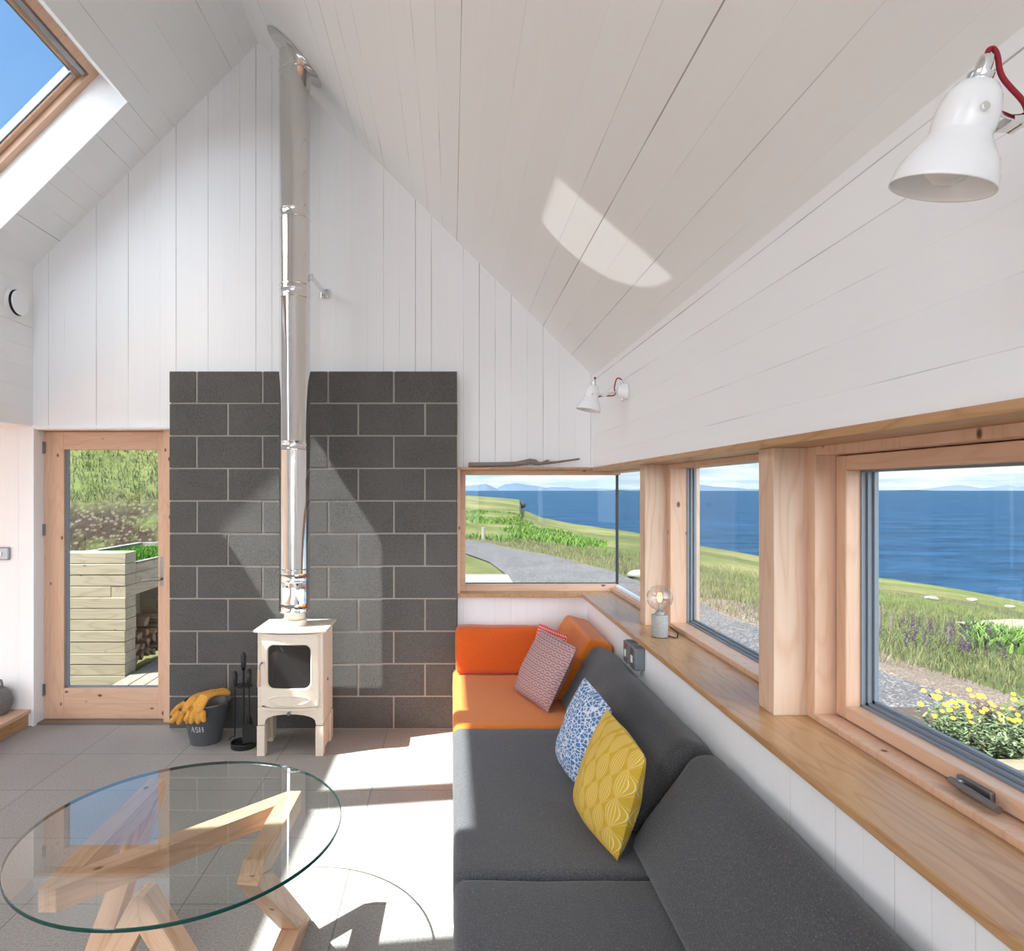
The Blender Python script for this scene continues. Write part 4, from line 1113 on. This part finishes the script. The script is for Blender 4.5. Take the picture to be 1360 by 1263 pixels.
# mountains across the sea (dist, list of (x px offset bearing, height))
def ridge(name, label, pts, dist, mat, depth=2500):
    m = MB(); vs = []; n = 0
    P_ = dens2(pts, 8)
    for p in P_:
        h = max(0, p.y + noise.noise(V((p.x * 55, 0, dist * .01))) * .0016 * (p.y > .002))
        x = p.x * dist
        vs += [(x, dist - depth * .5, -20), (x, dist, h * dist), (x, dist + depth, -20)]; n += 1
    m.add(vs, [(i * 3 + k, (i + 1) * 3 + k, (i + 1) * 3 + k + 1, i * 3 + k + 1) for i in range(n - 1) for k in range(2)])
    ob = m.build(name, mat, smooth='all'); return tag(ob, label, 'mountain', kind='structure')
ridge('mountain', 'pale blue mountains across the sea seen through the end window', [(-.15, 0), (0, .004), (.03, .0075), (.052, .0105), (.07, .003), (.082, .0085), (.098, .011), (.12, .0085), (.145, .004), (.17, .005), (.20, .003), (.28, .001), (.40, 0)], 30000, M['mountain'])
ridge('mountain', 'low dark headland across the sea seen through the middle window', [(.26, 0), (.33, .004), (.385, .0085), (.41, .006), (.46, .002), (.52, 0)], 24000, M['mountain'])
ridge('mountain', 'faint blue hills on the horizon through the near large window', [(.72, 0), (.75, .002), (.775, .0075), (.79, .0085), (.815, .004), (.835, .0025), (.85, .0065), (.863, .0075), (.88, .004), (.9, .007), (.95, .003), (1.1, 0)], 30000, M['mountain2'])

# ---- log store of sleepers with turf roof
LX0, LX1, LY0, LY1 = -3.56, -2.90, 5.73, 7.36
o = thing('log_store', (-3.2, 6.5, -.12), 'log store of stacked pale timber sleepers with a green turf roof outside the door', 'log store')
z = -.12; k = 0
rr = random.Random(3)
while z < .98:
    z1 = z + .0995
    xl = LX1 - (0 if k != 8 else .13)
    m = MB(); m.box(-4.6, xl + rr.uniform(-.005, .003), LY0 + rr.uniform(-.002, .002), LY0 + .19, z + .002, z1 - .001); m.build('sleeper', M['sleeper_x'], o, bevel=.005)
    z = z1; k += 1
ztp = z
for z0, z1 in ((.675, .775), (.777, .875), (.877, .955)):
    MB().box(LX1 - .16, LX1 + (.0), LY0 + (.004 if z0 < .7 else .192), LY1, z0, z1).build('side_beam', M['sleeper_y'], o, bevel=.004)
MB().box(LX0 - .06, LX0 + .0, LY0 + .192, LY1, -.12, 1.0).build('back_wall', M['sleeper_y'], o)
MB().box(LX0, LX1, LY1, LY1 + .09, -.12, 1.0).build('end_wall', M['sleeper_x'], o)
MB().box(LX0, LX1 - .162, LY0 + .192, LY1, .88, .93).build('roof_deck', M['soil'], o)
MB().box(LX0 - .06, LX0 + .01, LY0 + .10, LY1 + .09, 1.0, 1.03).build('roof_edging', M['pale_stone'], o)
MB().box(LX0, LX1 + 1.2, LY1 + .03, LY1 + .10, 1.0, 1.03).build('roof_edging', M['pale_stone'], o)
MB().box(LX1 - .05, LX1 + .01, LY0 + .195, LY1, .955, .97).build('roof_edging', M['pale_stone'], o)
def blades(name, mat, spots, hmin, hmax, w, label, cat, lean=.5, seed=1, kind='stuff', parent=None, per=1, spread=0.0):
    r = random.Random(seed); m = MB(); vs = []; fs = []
    for (x, y, z) in spots:
        for _ in range(per):
            xx = x + r.uniform(-spread, spread); yy = y + r.uniform(-spread, spread)
            h = r.uniform(hmin, hmax); a = r.uniform(0, 2 * PI); b = r.uniform(0, 2 * PI); ll = r.uniform(0, lean) * h
            dx, dy = math.cos(a) * w / 2, math.sin(a) * w / 2; lx, ly = math.cos(b) * ll, math.sin(b) * ll
            n = len(vs); vs += [(xx - dx, yy - dy, z), (xx + dx, yy + dy, z), (xx + lx * .4 + dx * .7, yy + ly * .4 + dy * .7, z + h * .6), (xx + lx * .4 - dx * .7, yy + ly * .4 - dy * .7, z + h * .6), (xx + lx, yy + ly, z + h)]
            fs += [(n, n + 1, n + 2, n + 3), (n + 3, n + 2, n + 4)]
    m.v = [V(p) for p in vs]; m.f = fs; m.mi = [0] * len(fs)
    ob = m.build(name, mat, parent, weld=False)
    if parent is None: tag(ob, label, cat, kind=kind)
    else: ob['kind'] = 'stuff'
    return ob
rr = random.Random(5)
sp = [(rr.uniform(LX0 + .01, LX1 - .05), rr.uniform(LY0 + .2, LY1), .93) for _ in range(9000)]
MB().box(LX0, LX1 - .05, LY0 + .19, LY1, .93, .955).build('turf_soil', M['soil'], o)
blades('turf', M['turf'], sp, .04, .10, .010, None, None, .7, 2, parent=o)
# split logs
r = random.Random(9); protos = []
def logmesh(seed):
    r_ = random.Random(seed); m = MB(); R_ = r_.uniform(.055, .08); a0 = r_.uniform(0, 6); w = r_.uniform(1.2, 2.2)
    pts = [(0, 0)] + [(R_ * math.cos(a0 + w * i / 4) * r_.uniform(.9, 1.05), R_ * math.sin(a0 + w * i / 4) * r_.uniform(.9, 1.05)) for i in range(5)]
    m.prism(pts, 0, -.14, .14); return m
cnt = 0
ys_ = [6.02 + .125 * i for i in range(9)]
where = ['at the bottom of', 'in the second row of', 'in the third row of', 'on top of']
for row in range(4):
    for i, y in enumerate(ys_):
        if row == 3 and i % 2: continue
        m = logmesh(row * 20 + i); ob = m.build('split_log', M['log'], bevel=.004)
        zmin = min(v.co.z for v in ob.data.vertices); zc_ = .0 + row * .105
        ob.location = (-3.09 + r.uniform(-.02, .02), y + r.uniform(-.01, .01), zc_ - zmin + .002)
        tag(ob, 'split firewood log %s the pile inside the log store' % where[row], 'log', 'split logs %s the log store pile' % where[row])
# deck
dk = MB(); 
for i in range(28):
    x0 = -2.87 + i * .142
    dk.box(x0, x0 + .134, 4.64, 9.2, -.045, -.015)
dko = struct('deck', dk, M['deck'], bevel=.003)

# ---- vegetation (uncountable)
def scatter(n, fn, seed):
    r_ = random.Random(seed); out = []
    while len(out) < n:
        p = fn(r_)
        if p: out.append(p)
    return out
def road_x(y):
    for (p, q) in zip(OUT[:-1], OUT[1:]):
        if p[1] <= y <= q[1]: return p[0] + (q[0] - p[0]) * (y - p[1]) / (q[1] - p[1])
    return -14
def hillspot(r_):
    y = r_.uniform(8.3, 20); x = -y * r_.uniform(.42, .66)
    z = ground(x, y)
    if .1 < z < 1.45 and r_.random() < .86: return None
    return (x, y, z - .02)
blades('hillside_grass', M['hillblade'], scatter(16000, hillspot, 1), .05, .16, .012, 'rough green grass on the hillside seen through the glazed door', 'grass', .9, 4, per=1)
def verge(r_):
    y = r_.uniform(7.2, 27); x = road_x(y) + abs(r_.gauss(0, 1)) * .9 * (1 if y < 14 else 1.6) + .02
    return (x, y, ground(x, y) - .02)
blades('verge_grass', M['straw'], scatter(13000, verge, 2), .05, .17, .010, 'dry straw coloured grass along the outer edge of the gravel road', 'grass', .8, 5)
def meadow(r_):
    y = r_.uniform(5, 26); a_ = r_.uniform(.05, 1.15); x = a_ * y
    if x < road_x(y) + .9: return None
    return (x, y, ground(x, y) - .02)
blades('meadow_grass', M['blade'], scatter(26000, meadow, 3), .06, .20, .010, 'green meadow grass between the road and the sea', 'grass', .8, 6)
def brk(r_):
    y = r_.uniform(24, 70); a_ = r_.uniform(-.02, .24); x = a_ * y
    if x < road_x(y) + .8 if y < 34 else False: return None
    if y > 34 + (.24 - a_) * 170: return None
    if noise.noise(V((x * .35, y * .18, 8))) < -.12: return None
    return (x, y, ground(x, y) - .03)
blades('bracken', M['bracken'], scatter(9000, brk, 4), .10, .30, .05, 'bright green bracken beyond the gravel road through the end window', 'bracken', 1.2, 7)
def brk2(r_):
    y = r_.uniform(10, 13.5); x = y * r_.uniform(.80, .98)
    return (x, y, ground(x, y) - .03)
blades('bracken', M['bracken'], scatter(1500, brk2, 5), .10, .30, .06, 'bright green ferns right of the purple flowers through the large window', 'bracken', 1.2, 8)
# purple flower spikes
def purple(r_):
    y = r_.uniform(8.2, 11.5); x = y * r_.uniform(.70, .86)
    if r_.random() < .25: x = y * r_.uniform(.60, .92)
    return (x, y, ground(x, y) - .02)
ps = scatter(150, purple, 6)
m = MB(); r_ = random.Random(4)
for (x, y, z) in ps:
    h = r_.uniform(.24, .5)
    for k in range(16):
        t_ = k / 15; rr_ = .026 * (1 - t_ * .7); a = r_.uniform(0, 6.28); c = V((x + math.cos(a) * rr_, y + math.sin(a) * rr_, z + h * (.45 + .55 * t_)))
        s_ = .016 * (1 - .5 * t_)
        m.add([c + V((-s_, 0, -s_)), c + V((s_, s_, -s_)), c + V((0, -s_, s_))], [(0, 1, 2)])
pf_ = m.build('purple_flowers', M['purple'], weld=False); tag(pf_, 'spikes of purple wildflowers growing across the middle of the meadow', 'flowers', kind='stuff')
# soil strip between road and meadow
m = MB(); vs = []; ny = 40
for i in range(ny + 1):
    y = 4.9 + 6.5 * i / ny
    for k in range(5):
        x = road_x(y) - .15 + (1.35 * k / 4) * (1 + .4 * noise.noise(V((y, 0, 0)))); vs.append((x, y, ground(x, y) + .03 - .03 * (k == 4)))
m.add(vs, [(i * 5 + k, i * 5 + k + 1, (i + 1) * 5 + k + 1, (i + 1) * 5 + k) for i in range(ny) for k in range(4)])
struct('ground_verge', m, gravelmat('stony_soil', (.070, .050, .036), (.125, .098, .075), (.20, .175, .15)))

# planter and flowers near the large window
PLX0, PLX1, PLY0, PLY1, PZ = 2.80, 4.9, 3.42, 4.55, .15
o = thing('planter', (3.6, 4.0, -.32), 'raised planter of pale timber sleepers outside the large window', 'planter')
for i, (z0, z1) in enumerate(((-.32, -.165), (-.163, -.008), (-.006, PZ))):
    jx = 3.12 if i % 2 == 0 else 3.5
    for a_, b_ in ((PLX0, jx - .003), (jx + .003, PLX1)): MB().box(a_, b_, PLY0, PLY0 + .13, z0, z1).build('sleeper', M['planter_x'], o, bevel=.005)
    MB().box(PLX0, PLX0 + .13, PLY0 + .132, PLY1, z0, z1).build('sleeper', M['planter_y'], o, bevel=.005)
MB().box(PLX0 + .13, PLX1, PLY0 + .13, PLY1, -.3, PZ - .05).build('soil', M['soil'], o)
def bush(name, label, cx, cy, rx, ry, n, h, mats, seed):
    r_ = random.Random(seed); root = thing(name, (cx, cy, PZ - .05), label, 'plant')
    sp = []
    for _ in range(n):
        a = r_.uniform(0, 6.28); q = r_.random() ** .5; sp.append((cx + rx * q * math.cos(a), cy + ry * q * math.sin(a), PZ - .06))
    m = MB(); vs = []; fs = []
    for (x, y, z) in sp:
        hh = h * r_.uniform(.5, 1); lx, ly = (x - cx) * .35 + r_.uniform(-.03, .03), (y - cy) * .35 + r_.uniform(-.03, .03)
        for k in range(9):
            t_ = (k + 1) / 9; p = V((x + lx * t_, y + ly * t_, z + hh * t_)); a = r_.uniform(0, 6.28); ln = r_.uniform(.02, .045)
            d_ = V((math.cos(a) * ln, math.sin(a) * ln, ln * r_.uniform(-.2, .8))); s_ = V((-math.sin(a), math.cos(a), 0)) * .005
            i = len(vs); vs += [p - s_, p + s_, p + d_ * .6 + s_ * 1.4, p + d_, p + d_ * .6 - s_ * 1.4]; fs += [(i, i + 1, i + 2, i + 3, i + 4)]
    m.v = vs; m.f = fs; m.mi = [0] * len(fs); fo = m.build('foliage', mats[0], root, weld=False); fo['kind'] = 'stuff'
    return root
b1 = bush('daisy_bush', 'silvery leaved bush with yellow daisies in the timber planter', 3.27, 3.86, .30, .26, 330, .20, (M['silver_leaf'],), 3)
bush('green_plant', 'dark green leafy plant right of the yellow daisies in the planter', 3.70, 3.85, .22, .22, 160, .26, (M['bracken'],), 4)
r_ = random.Random(8); fl = MB()
nf = 0
for k in range(92):
    a = r_.uniform(0, 6.28); q = r_.random() ** .5; x = 3.30 + .46 * q * math.cos(a); y = 3.90 + .26 * q * math.sin(a); z = PZ + r_.uniform(.07, .22) - .04 * (x - 3.3) 
    nrm = V((r_.uniform(-.6, .1), r_.uniform(-.8, -.2), 1)).normalized(); u = nrm.cross(V((1, 0, 0))).normalized(); w = nrm.cross(u); R_ = r_.uniform(.012, .020); c = V((x, y, z))
    f_ = MB()
    for j in range(8):
        aa = 2 * PI * j / 8; d_ = u * math.cos(aa) + w * math.sin(aa); e_ = u * math.cos(aa + .3) + w * math.sin(aa + .3); g_ = u * math.cos(aa - .3) + w * math.sin(aa - .3)
        f_.add([c, c + g_ * R_ * .8, c + d_ * R_, c + e_ * R_ * .8], [(0, 1, 2, 3)])
    f_.build('yellow_flower', M['yellow'], b1, weld=False)
m = MB(); r_ = random.Random(12)
for (cx, cy, hh, n) in ((3.24, 4.02, .30, 26), (3.34, 4.05, .18, 60), (3.30, 3.96, .17, 60), (3.52, 3.95, .18, 30)):
    for k in range(n):
        c = V((cx + r_.gauss(0, .03), cy + r_.gauss(0, .03), PZ + hh * r_.uniform(.6, 1) * (1 if n > 30 else r_.uniform(.5, 1)))); s_ = .012
        m.add([c + V((-s_, 0, -s_)), c + V((s_, s_, 0)), c + V((0, -s_, s_))], [(0, 1, 2)])
ob = m.build('lavender_flowers', M['purple'], weld=False); tag(ob, 'clump of lilac flowers among the yellow daisies in the planter', 'flowers', kind='stuff')
# broad leaf
m = MB()
for (cx, cy, cz, a, L_) in ((3.36, 3.50, .17, -1.9, .12), (3.44, 3.52, .19, -.7, .12), (3.40, 3.56, .20, .6, .10)):
    d_ = V((math.cos(a), math.sin(a), .15)); s_ = V((-math.sin(a), math.cos(a), 0)); c = V((cx, cy, cz)); n0 = len(m.v); pts = []
    prof = [0, .6, 1, .9, .55, 0]
    for i, pw in enumerate(prof):
        t_ = i / 5; pts += [c + d_ * L_ * t_ + s_ * pw * L_ * .42 + V((0, 0, .012 - .03 * t_ * t_)), c + d_ * L_ * t_ + V((0, 0, -.03 * t_ * t_)), c + d_ * L_ * t_ - s_ * pw * L_ * .42 + V((0, 0, .012 - .03 * t_ * t_))]
    m.add(pts, [(i * 3 + k, i * 3 + k + 1, (i + 1) * 3 + k + 1, (i + 1) * 3 + k) for i in range(5) for k in range(2)])
ob = m.build('broad_leaf_plant', M['rhubarb'], smooth='all'); tag(ob, 'low plant with broad bright green leaves at the planter front edge', 'plant')
def rock(name, label, x, y, z, r, sq=.6, seed=0, mat='pale_stone', cat='rock'):
    bm = bmesh.new(); bmesh.ops.create_icosphere(bm, subdivisions=3, radius=r)
    for v in bm.verts:
        v.co *= 1 + .22 * noise.noise(v.co / r * 1.3 + V((seed, 0, 0))); v.co.z *= sq
    me = bpy.data.meshes.new(name); bm.to_mesh(me); bm.free(); me.materials.append(M[mat])
    for p in me.polygons: p.use_smooth = True
    ob = bpy.data.objects.new(name, me); COL.objects.link(ob); ob.location = (x, y, z + r * sq * .6)
    return tag(ob, label, cat)
rock('boulder', 'smooth rounded grey boulder on the gravel left of the yellow daisies', 3.62, 5.05, -.28, .12, .7, 2, 'concrete')
FP = []
def on_ground(a_, tgt):           # walk out along bearing a_ until the ground is seen at slope tgt below eye level
    y = 4.7
    while y < 400:
        if (1.63 - ground(a_ * y, y)) / y <= tgt: break
        y *= 1.01
    return a_ * y, y, ground(a_ * y, y)
for i, (a_, tg_, h_) in enumerate(((.6414, .209, .52), (.6636, .217, .34), (.6822, .220, .20), (.772, .240, .22))):
    x, y, z = on_ground(a_, tg_); FP.append((x, y, z, h_))
labs = ['tallest weathered fence post, leftmost through the large window', 'second weathered fence post from the left in the meadow', 'short third fence post from the left in the meadow', 'stubby fence post among the purple flowers']
for (x, y, z, h_), lb in zip(FP, labs):
    tag(MB().cyl((x, y), .028, z - .1, z + h_ + .05, 10).build('fence_post', M['post']), lb, 'fence post', 'old fence posts')
x, y, z = on_ground(.049, .078); tag(MB().cyl((x, y), .07, z - .1, z + .5, 10).build('fence_post', M['weathered']), 'lone fence post beyond the gravel road through the end window', 'fence post')
for i, (a_, tg_, r__, lb) in enumerate(((.745, .1702, .24, 'pale shore rock left of the others on the grass edge'), (.807, .1722, .22, 'pale flat rock near the sea, second from the left'), (.866, .182, .2, 'pale rock near the sea at the right'), (.333, .138, .24, 'large pale rock in the grass seen beside the glass corner'), (.29, .136, .25, 'small pale rock in the grass beside the glass corner'))):
    x, y, z = on_ground(a_, tg_); rock('rock', lb, x, y, z, r__, .4, i)
for i, (a_, yy, zz, rr0, lb) in enumerate(((.1050, 345, -6.6, 3.4, 'dark rocky cliff end of the far headland'), (.1120, 200, -6.6, 1.6, 'lower dark sea rock below the far headland'))):
    rock('cliff_rock', lb, a_ * yy, yy, zz - rr0 * .3, rr0, .62, 11 + i, 'cliff', 'cliff')
# sand patches
def patch(name, pts, mat):
    m = MB(); c = [on_ground(a_, tg_) for a_, tg_ in pts]
    n = len(c); cx = sum(p[0] for p in c) / n; cy = sum(p[1] for p in c) / n
    vs = [(cx, cy, ground(cx, cy) + .08)]
    for k in (.33, .66, 1):
        vs += [(cx + (p[0] - cx) * k, cy + (p[1] - cy) * k, ground(cx + (p[0] - cx) * k, cy + (p[1] - cy) * k) + .08) for p in c]
    fs = [(0, 1 + i, 1 + (i + 1) % n) for i in range(n)]
    for k in range(2): fs += [(1 + k * n + i, 1 + (k + 1) * n + i, 1 + (k + 1) * n + (i + 1) % n, 1 + k * n + (i + 1) % n) for i in range(n)]
    m.add(vs, fs); return struct(name, m, mat)
patch('ground_sand', [(.78, .210), (.81, .2085), (.845, .2055), (.87, .204), (.91, .206), (.93, .215), (.90, .2235), (.85, .223), (.81, .217)], M['sand'])

# ------------------------------------------------------------------ LIGHT
SUN = V((.64, .22, -1.0)).normalized()
sl_ = bpy.data.lights.new('sun', 'SUN'); sl_.energy = 12.0; sl_.angle = math.radians(.53); sl_.color = (1.0, .985, .965)
so_ = bpy.data.objects.new('sun', sl_); COL.objects.link(so_); so_.rotation_euler = SUN.to_track_quat('-Z', 'Y').to_euler(); so_.location = (-8, -2, 12)
wd = bpy.data.worlds.new('sky'); scene.world = wd; wd.use_nodes = True
W_ = NT.__new__(NT); W_.t = wd.node_tree; W_.t.nodes.clear(); W_.m = None; W_.out = W_.t.nodes.new('ShaderNodeOutputWorld')
d_ = W_.n('ShaderNodeTexCoord').outputs['Generated']; dn = W_.vmath('NORMALIZE', d_); s_ = W_.sep(dn)
up = W_.math('MAXIMUM', s_[2], 0.0)
c = W_.mix(W_.rng(up, 0, .12), (.54, .68, .78), (.32, .53, .76))
c = W_.mix(W_.rng(up, .10, .60), c, (.105, .27, .60))
pl_ = W_.comb(W_.math('DIVIDE', s_[0], W_.math('ADD', up, .06)), W_.math('DIVIDE', s_[1], W_.math('ADD', up, .06)), 0)
cn = W_.noise(pl_, .45, 6, .6)
cm_ = W_.math('MULTIPLY', W_.rng(cn, .44, .60), W_.rng(up, .28, .42, 1, 0))
c = W_.mix(W_.math('MULTIPLY', cm_, .85), c, (.85, .87, .89))
# brighter sky round the sun
gl_ = W_.math('POWER', W_.math('MAXIMUM', W_.vmath('DOT_PRODUCT', dn, tuple(-SUN)), 0.0), 9.0)
# bright cloud bank added out of view behind the house to light the room
bk_ = W_.math('MULTIPLY', W_.rng(s_[1], -.05, -.6), W_.rng(up, .75, .95, 1, 0))
c = W_.mix(W_.math('MULTIPLY', bk_, .9), c, (4.1, 4.45, 4.95))
c = W_.mix(gl_, c, (7.0, 6.6, 6.0), 'ADD')
bg = W_.n('ShaderNodeBackground'); W_.put(bg.inputs[0], c); bg.inputs[1].default_value = 1.0
W_.l(bg.outputs[0], W_.out.inputs[0])

# added lamp standing in for sun mirrored by the table top: parallel light leaving the sunlit part of the glass in the mirror direction
RD = V((SUN.x, SUN.y, -SUN.z))
gl2 = bpy.data.lights.new('mirrored_sun_stand_in', 'AREA'); gl2.shape = 'SQUARE'; gl2.size = 1.3; gl2.spread = math.radians(1.2); gl2.energy = GLINT = 1.0; gl2.color = (1, .98, .95)
gl2.use_nodes = True; G_ = NT.__new__(NT); G_.t = gl2.node_tree; G_.t.nodes.clear(); G_.m = None; G_.out = G_.t.nodes.new('ShaderNodeOutputLight')
gp_ = G_.sep(G_.pos()); tt_ = G_.math('DIVIDE', G_.math('SUBTRACT', gp_[2], .505), RD.z)
gx = G_.math('SUBTRACT', gp_[0], G_.math('MULTIPLY', tt_, RD.x)); gy = G_.math('SUBTRACT', gp_[1], G_.math('MULTIPLY', tt_, RD.y))
rr_ = G_.vmath('LENGTH', G_.comb(G_.math('SUBTRACT', gx, TC.x), G_.math('SUBTRACT', gy, TC.y), 0))
mk = G_.math('MULTIPLY', G_.math('LESS_THAN', rr_, .517), G_.math('MULTIPLY', G_.rng(gx, -1.135, -1.105), G_.rng(gy, 2.16, 2.20)))
ge = G_.n('ShaderNodeEmission'); G_.put(ge.inputs[1], mk); G_.l(ge.outputs[0], G_.out.inputs[0])
go = bpy.data.objects.new('mirrored_sun_stand_in', gl2); COL.objects.link(go); go.rotation_euler = RD.to_track_quat('-Z', 'Y').to_euler(); go.location = V((-.75, 2.43, .505)) + RD * .75

# daylight portals in the window openings (sampling aids: they give off no light themselves)
def portal(name, c, n, w, h, up):
    L = bpy.data.lights.new(name, 'AREA'); L.shape = 'RECTANGLE'; L.size = w; L.size_y = h; L.cycles.is_portal = True
    ob = bpy.data.objects.new(name, L); COL.objects.link(ob)
    n = V(n).normalized(); z = -n; y = V(up); x = y.cross(z).normalized(); y = z.cross(x)
    ob.matrix_world = Matrix((x, y, z)).transposed().to_4x4(); ob.matrix_world.translation = V(c)
portal('daylight_portal_rear', (-1.0, YB + .02, 2.35), (0, 1, 0), 3.5, 4.6, (0, 0, 1))
portal('daylight_portal_side', (1.30, 0.0, 1.36), (-1, 0, 0), 7.2, .82, (0, 0, 1))
portal('daylight_portal_niche', (-5.58, -.4, 1.25), (1, 0, 0), 9.4, 1.5, (0, 0, 1))
nI = V((math.sin(ANG['L']), 0, -math.cos(ANG['L'])))
for nm, y0, y1 in (('daylight_portal_roof', 1.352, 4.01), ('daylight_portal_roof_rear', -2.9, -.35)):
    sc_ = (S0 + S1) / 2; p = V((XA - math.cos(ANG['L']) * sc_, (y0 + y1) / 2, ZA - math.sin(ANG['L']) * sc_)) - nI * (TH + .0)
    portal(nm, p, nI, 1.17, y1 - y0, (0, 1, 0)) if False else portal(nm, p, nI, y1 - y0, 1.17, (math.cos(ANG['L']), 0, math.sin(ANG['L'])))

# ------------------------------------------------------------------ finish
for e in EMPT:
    if '_w' in e.keys(): del e['_w']
vs_ = scene.view_settings
vs_.view_transform = 'Standard'; vs_.look = 'None'; vs_.exposure = 0.53; vs_.gamma = 1; vs_.use_curve_mapping = False
cy = scene.cycles
cy.use_denoising = True
try: cy.denoiser = 'OPENIMAGEDENOISE'; cy.denoising_input_passes = 'RGB_ALBEDO_NORMAL'; cy.denoising_prefilter = 'ACCURATE'
except Exception: pass
cy.max_bounces = 12; cy.diffuse_bounces = 8; cy.glossy_bounces = 6; cy.transparent_max_bounces = 16; cy.transmission_bounces = 4
cy.sample_clamp_indirect = 8; cy.caustics_reflective = False; cy.caustics_refractive = False; cy.blur_glossy = .3
cy.use_adaptive_sampling = True; cy.adaptive_threshold = .015
